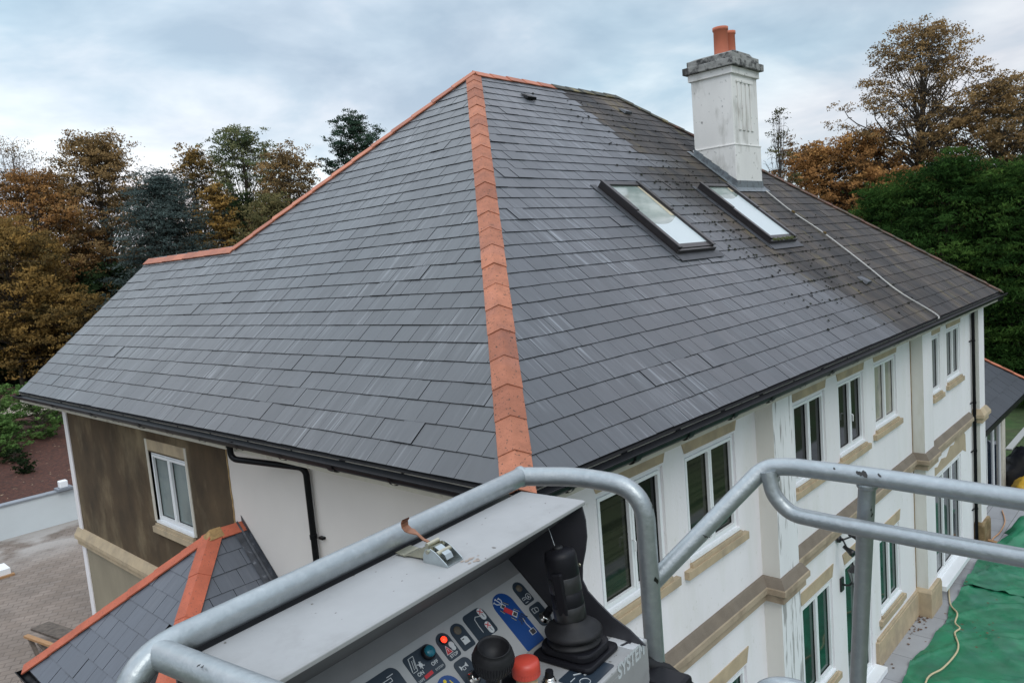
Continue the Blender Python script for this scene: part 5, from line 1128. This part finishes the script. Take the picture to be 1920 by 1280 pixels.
# CO / A
l = Label(-.0955, -.062, .052, .105, rnd=(1, 1, .3, .3), r=.0162); l.ring(-.0725, .092, .0068, .0010); l.text('A', -.0725, .096, .0105, bold=.0001); l.text('CO', -.0865, .0945, .0095, sx=.8, bold=.0001); l.line([(-.091, .1005), (-.082, .1005)], .0012); l.done()
m = MB(); m.lathe([(.008, 0), (.008, .002), (.0065, .003), (.0001, .0032)], S(-.079, .0675, .002), N_S, n=18); m.build('unlit_lamp', bpy.data.materials['unlit_brown_lamp'], box)
# toggles
def toggle(u, s, F=S, up=None, tip=(0, -.004, .024)):
    n_ = F(u, s, 1)-F(u, s, 0); m = MB(); m.lathe([(.0135, 0), (.0135, .002), (.0108, .003), (.0108, .008), (.009, .0095), (.007, .010)], F(u, s, .002), n_, n=20); o = m.build('toggle_base', CHROME, box)
    m = MB(); m.tube([F(u, s, .006), F(u+tip[0]*.4, s+tip[1]*.4, .006+tip[2]*.4), F(u+tip[0], s+tip[1], .006+tip[2])], [.0068, .0084, .0074], 14); m.build('toggle_cap', RUB, o)
l = Label(-.0965, -.0565, .111, .161, rnd=(.8, .5, 1, 1), r=.012); l.line([(-.090, .118), (-.090, .128), (-.080, .128)], .0012); l.ring(-.078, .124, .005, .001); l.line([(-.090, .118), (-.083, .118)], .0012); l.done(); toggle(-.0755, .147)
l = Label(-.341, -.300, .114, .178, rnd=(.7, 1, .3, .3), r=.014); l.poly([(-.331, .134), (-.331, .124), (-.328, .126), (-.328, .132)]); l.line([(-.329, .129), (-.316, .129)], .0018); l.poly([(-.312, .124), (-.312, .134), (-.318, .130), (-.318, .128)]); l.line([(-.326, .131), (-.326, .135), (-.320, .135), (-.320, .131)], .0012); l.done(); toggle(-.318, .156)
l = Label(-.293, -.235, .118, .178, rnd=(.7, .7, .3, .3), r=.014); l.line([(-.285, .13), (-.27, .13)], .0012); l.done()
l = Label(-.402, -.350, .121, .173, STKB, r=.026, rnd=(1, 1, 1, 1)); l.disc(-.384, .136, .0040, 3); l.disc(-.376, .131, .0036, 3); l.disc(-.377, .139, .003, 3); l.line([(-.366, .134), (-.362, .148)], .0022, 3); l.done()
# flat shelf: joystick, globe stick, emergency stop
def Fl(u, v, n): return L(u, v, -.3005+n)
m = MB(); m.prism(rpoly(-.188, -.070, .128, .262, .014), lambda p, q, d_: Fl(p, q, d_), .001, .012); m.prism(rpoly(-.180, -.078, .136, .254, .03), lambda p, q, d_: Fl(p, q, d_), .012, .028)
jb = m.build('joystick', RUB, box, bevel=.004)
m = MB(); jc = Fl(-.128, .193, .028); m.lathe([(.052, 0), (.054, .003), (.054, .006), (.047, .008), (.048, .013), (.056, .018), (.057, .023), (.053, .028), (.036, .037), (.029, .044), (.027, .048)], jc, (0, 0, 1), n=36); m.build('gaiter', RUB2, jb)
jd = (Vector(L(-.1235, .170, -.085))-Vector(jc)).normalized()
m = MB(); m.lathe([(.0285, .030), (.0300, .055), (.0300, .070), (.0318, .072), (.0318, .098), (.0300, .100), (.0295, .128), (.0320, .131), (.0318, .168), (.0300, .176), (.024, .1795), (.016, .183), (.0001, .184)], jc, jd, n=28); m.build('joystick_grip', RUB, jb)
m = MB(); c = Vector(jc)+jd*.105; sd_ = (-ua*.9+va*.2).normalized(); tv = jd.cross(sd_)
vs = []
for h in (-.045, .04):
    for a, b in ((.024, -.013), (.0375, -.010), (.0375, .010), (.024, .013)): vs.append(c+jd*h+sd_*(a-(.006 if h < 0 else 0))+tv*b)
m.add(vs, [(0, 1, 2, 3), (4, 7, 6, 5), (0, 4, 5, 1), (1, 5, 6, 2), (2, 6, 7, 3), (3, 7, 4, 0)]); m.build('trigger', RUB, jb, bevel=.003)
m = MB(); m.lathe([(.0095, 0), (.0105, .002), (.0095, .006), (.005, .007), (.0001, .006)], Vector(jc)+jd*.182-ua*.003, jd, n=18); m.build('thumb_switch', RUB2, jb)
for h0, h1 in ((.045, .072), (.10, .13)):              # tape and faded label wrapped round the grip
    m = MB(); m.lathe([(.0316, h0), (.0321, h0+.001), (.0321, h1-.001), (.0316, h1)], jc, jd, n=28); m.build('grip_tape', mat('worn_tape', (.020, .020, .022), .35, var=.3, vscale=60), jb)
m = MB(); m.tube([L(-.078, .100, -.03), L(-.098, .135, -.075), L(-.112, .155, -.10)], .0006, 5); m.build('loose_wire', INK, box)
gc = Fl(-.262, .150, .0)
m = MB(); m.lathe([(.030, .0), (.030, .003), (.022, .006), (.012, .009), (.011, .032)], gc, (0, 0, 1), n=28); gl = m.build('globe_stick', RUB, box)
gt = L(-.358, .178, -.200)
m = MB(); prof = [(.012, -.062), (.013, -.040), (.016, -.034)] + [(.0365*math.sin(math.radians(a)), -.0365*math.cos(math.radians(a))) for a in range(30, 130, 9)] + [(.0290, .0235), (.0272, .0242), (.0255, .019), (.021, .006), (.012, -.002), (.0001, -.004)]
tilt = (wa*1.0+va*.22-ua*.12).normalized()
m.lathe(prof, gt, tilt, n=30)
gk = m.build('globe_knob', RUB2, gl)
m = MB()
for k in range(44):                                    # moulded grip ribs on the lower half
    t = 2*math.pi*k/44; a = tilt.orthogonal().normalized(); b = tilt.cross(a); d_ = a*math.cos(t)+b*math.sin(t)
    m.tube([Vector(gt)+d_*.0366*math.sin(math.radians(q))-tilt*.0366*math.cos(math.radians(q)) for q in range(35, 96, 12)], .0011, 5)
m.build('grip_ribs', RUB, gl)
m = MB(); ec = Fl(-.285, .190, 0); m.lathe([(.031, .0), (.031, .003), (.001, .003)], ec, (0, 0, 1), n=30); m.build('yellow_ring', YEL, box)
m = MB(); m.lathe([(.0195, .003), (.0195, .034), (.017, .036)], ec, (0, 0, 1), n=24); m.build('switch_collar', mat('dusty_cream_collar', (.36, .28, .17), .7, var=.3, vscale=60), box)
m = MB(); n_ = 60; m.lathe([(.0205, .034), (.0252, .036), (.0255, .045)], ec, (0, 0, 1), n=n_, ridges=1, ramp_=.02, smooth=False); m.lathe([(.0256, .045), (.0258, .047), (.0256, .056), (.0238, .062), (.019, .0645), (.0001, .0655)], ec, (0, 0, 1), n=40)
m.build('emergency_stop', RED, box)
class Flat: pass
l = Label(-.228, -.130, .216, .283, STK, r=.006, rnd=(1, 1, 1, 1), F=lambda u, v, n: Fl(u, v, n), base=.0005); l.ring(-.205, .262, .010, .001); l.line([(-.198, .232), (-.180, .246), (-.188, .250), (-.176, .256)], .0022); l.line([(-.220, .24), (-.205, .24)], .001); l.done()
toggle(-.238, .205, F=Fl, tip=(0, .002, .018))
l = Label(-.066, -.018, .226, .288, mat('white_arrow_label', (.56, .57, .59), .4), r=.008, rnd=(1, 1, 1, 1), F=lambda u, v, n: Fl(u, v, n), base=.0005); l.poly([(-.062, .256), (-.045, .262), (-.046, .258), (-.034, .2695), (-.049, .272), (-.047, .268), (-.063, .262)], 4); l.done()
def Ff(u, q, n): return L(u, .292+n, q)
l = Label(-.155, -.016, -.385, -.335, BOXP, r=.004, F=lambda u, q, n: L(u, .292+n, -.70-q), base=.0001, name='lettering')
l.text('SYSTEM', -.084, -.378, .0400, bold=.0012, sx=.80); l.done()
m = MB(); m.lathe([(.004, 0), (.004, .0015), (.0025, .0025), (.0001, .0026)], L(-.047, .165, -.155), -ua, n=12); m.build('screw', ZINC, box)
m = MB(); m.tube([L(.02, .255, -.375), L(.06, .29, -.405), L(.12, .37, -.50)], .016, 8); m.build('black_hose_bundle', RUB2, basket)
m = MB(); m.box((-.02, .262, -.56), (.045, .36, -.385), T=lambda a, b, c: L(a, b, c)); m.build('black_bracket', RUB, basket, bevel=.01)
rail(fillet([(.085, .44, -.60), (.09, .475, -.393), (.12, .575, -.393), (.13, .60, -.60)], [0, .05, .05, 0], 8), .014)
# toggle latch screwed to the lid
lt = empty('toggle_latch'); lt.parent = basket
z0 = -.0218
def T2(u, v, w_): return L(u, v, z0+w_)
m = MB(); m.box((-.417, .094, 0), (-.377, .147, .0016), T=T2)
for u_ in (-.417, -.3786): m.prism([(.092, .0017), (.147, .0017), (.145, .005), (.122, .022), (.110, .027), (.100, .025), (.093, .014)], lambda p, q, d_: T2(d_, p, q), u_, u_+.0016)
m.build('bracket', ZINCB, lt)
m = MB(); m.tube([T2(-.4195, .105, .021), T2(-.3745, .105, .021)], .0036, 12); m.tube([T2(-.414, .122, .018), T2(-.380, .122, .018)], .0044, 12); m.tube([T2(-.413, .100, .030), T2(-.384, .100, .030)], .004, 12); m.build('pin', ZINC, lt)
m = MB(); prof = [(.108, .028), (.092, .023), (.078, .016), (.062, .008), (.045, .004), (.024, .006)]
for (v0_, h0), (v1_, h1) in zip(prof[:-1], prof[1:]):
    f0 = 1+.35*(v0_ < .06); f1 = 1+.35*(v1_ < .06); c_ = -.397
    m.add([T2(c_-.014*f0, v0_, h0), T2(c_+.014*f0, v0_, h0), T2(c_+.014*f1, v1_, h1), T2(c_-.014*f1, v1_, h1), T2(c_-.014*f0, v0_, h0-.002), T2(c_+.014*f0, v0_, h0-.002), T2(c_+.014*f1, v1_, h1-.002), T2(c_-.014*f1, v1_, h1-.002)], [(0, 1, 2, 3), (4, 7, 6, 5), (0, 3, 7, 4), (1, 5, 6, 2), (0, 4, 5, 1), (2, 6, 7, 3)])
for u_ in (-.4115, -.3845): m.prism([(.110, .030), (.112, .014), (.085, .004), (.050, .002), (.062, .010), (.085, .022)], lambda p, q, d_: T2(d_, p, q), u_, u_+.0016)
m.build('lever', ZINC, lt)
m = MB(); m.box((-.406, .088, .024), (-.389, .112, .0265), T=T2); m.prism([(.112, .0265), (.133, .016), (.137, .008), (.133, .008), (.110, .0235)], lambda p, q, d_: T2(d_, p, q), -.406, -.389); m.build('catch_plate', ZINCB, lt)
m = MB(); pr_ = [(.092, .031), (.080, .033), (.066, .041), (.052, .044), (.044, .045), (.037, .050), (.036, .058), (.040, .064)]
for i, ((v0_, h0), (v1_, h1)) in enumerate(zip(pr_[:-1], pr_[1:])):
    w0 = .003 if i < 3 else .0085; w1 = .003 if i < 2 else .0085
    m.add([T2(-.399-w0, v0_, h0), T2(-.399+w0, v0_, h0), T2(-.399+w1, v1_, h1), T2(-.399-w1, v1_, h1), T2(-.399-w0, v0_, h0-.002), T2(-.399+w0, v0_, h0-.002), T2(-.399+w1, v1_+.0015, h1-.002), T2(-.399-w1, v1_+.0015, h1-.002)], [(0, 1, 2, 3), (4, 7, 6, 5), (0, 3, 7, 4), (1, 5, 6, 2)])
m.build('hook', RUST, lt)
STAIN = mat('brown_stain', (.30, .24, .20), .6)
m = MB()
for i in range(14):
    c = (-.366+random.gauss(0, .010), .158+random.gauss(0, .006)); r = random.uniform(.001, .0035); m.add([T2(c[0]+r*math.cos(t)*1.5, c[1]+r*math.sin(t), .0004+i*.00002) for t in (0, 1, 2, 3, 4, 5)], [tuple(range(6))])
m.build('rust_stain', STAIN, box)
def on_tube(p, n_, r): p = Vector(p)+Vector(n_).normalized()*r; return p
for (p, n_, r_, k, rr, sp) in (((.250, .651, 0), (-1, -.1, .55), .0187, 8, .007, .010), ((.257, .60, 0), (-1, -.1, .75), .0187, 5, .004, .012), ((.244, .69, 0), (-1, -.1, .7), .0187, 4, .004, .008), ((.16, .347, -.126), (-.8, .3, -.25), .0187, 6, .005, .012), ((-.838, .12, -.006), (-.3, -.1, 1), .0202, 4, .003, .010), ((-.862, 0, -.03), (-.4, .9, .3), .0206, 5, .005, .010)):
    q = on_tube(p, n_, r_); chips([(q.x, q.y, q.z, .001, sp*.5, k, n_[0], n_[1], n_[2], rr)])
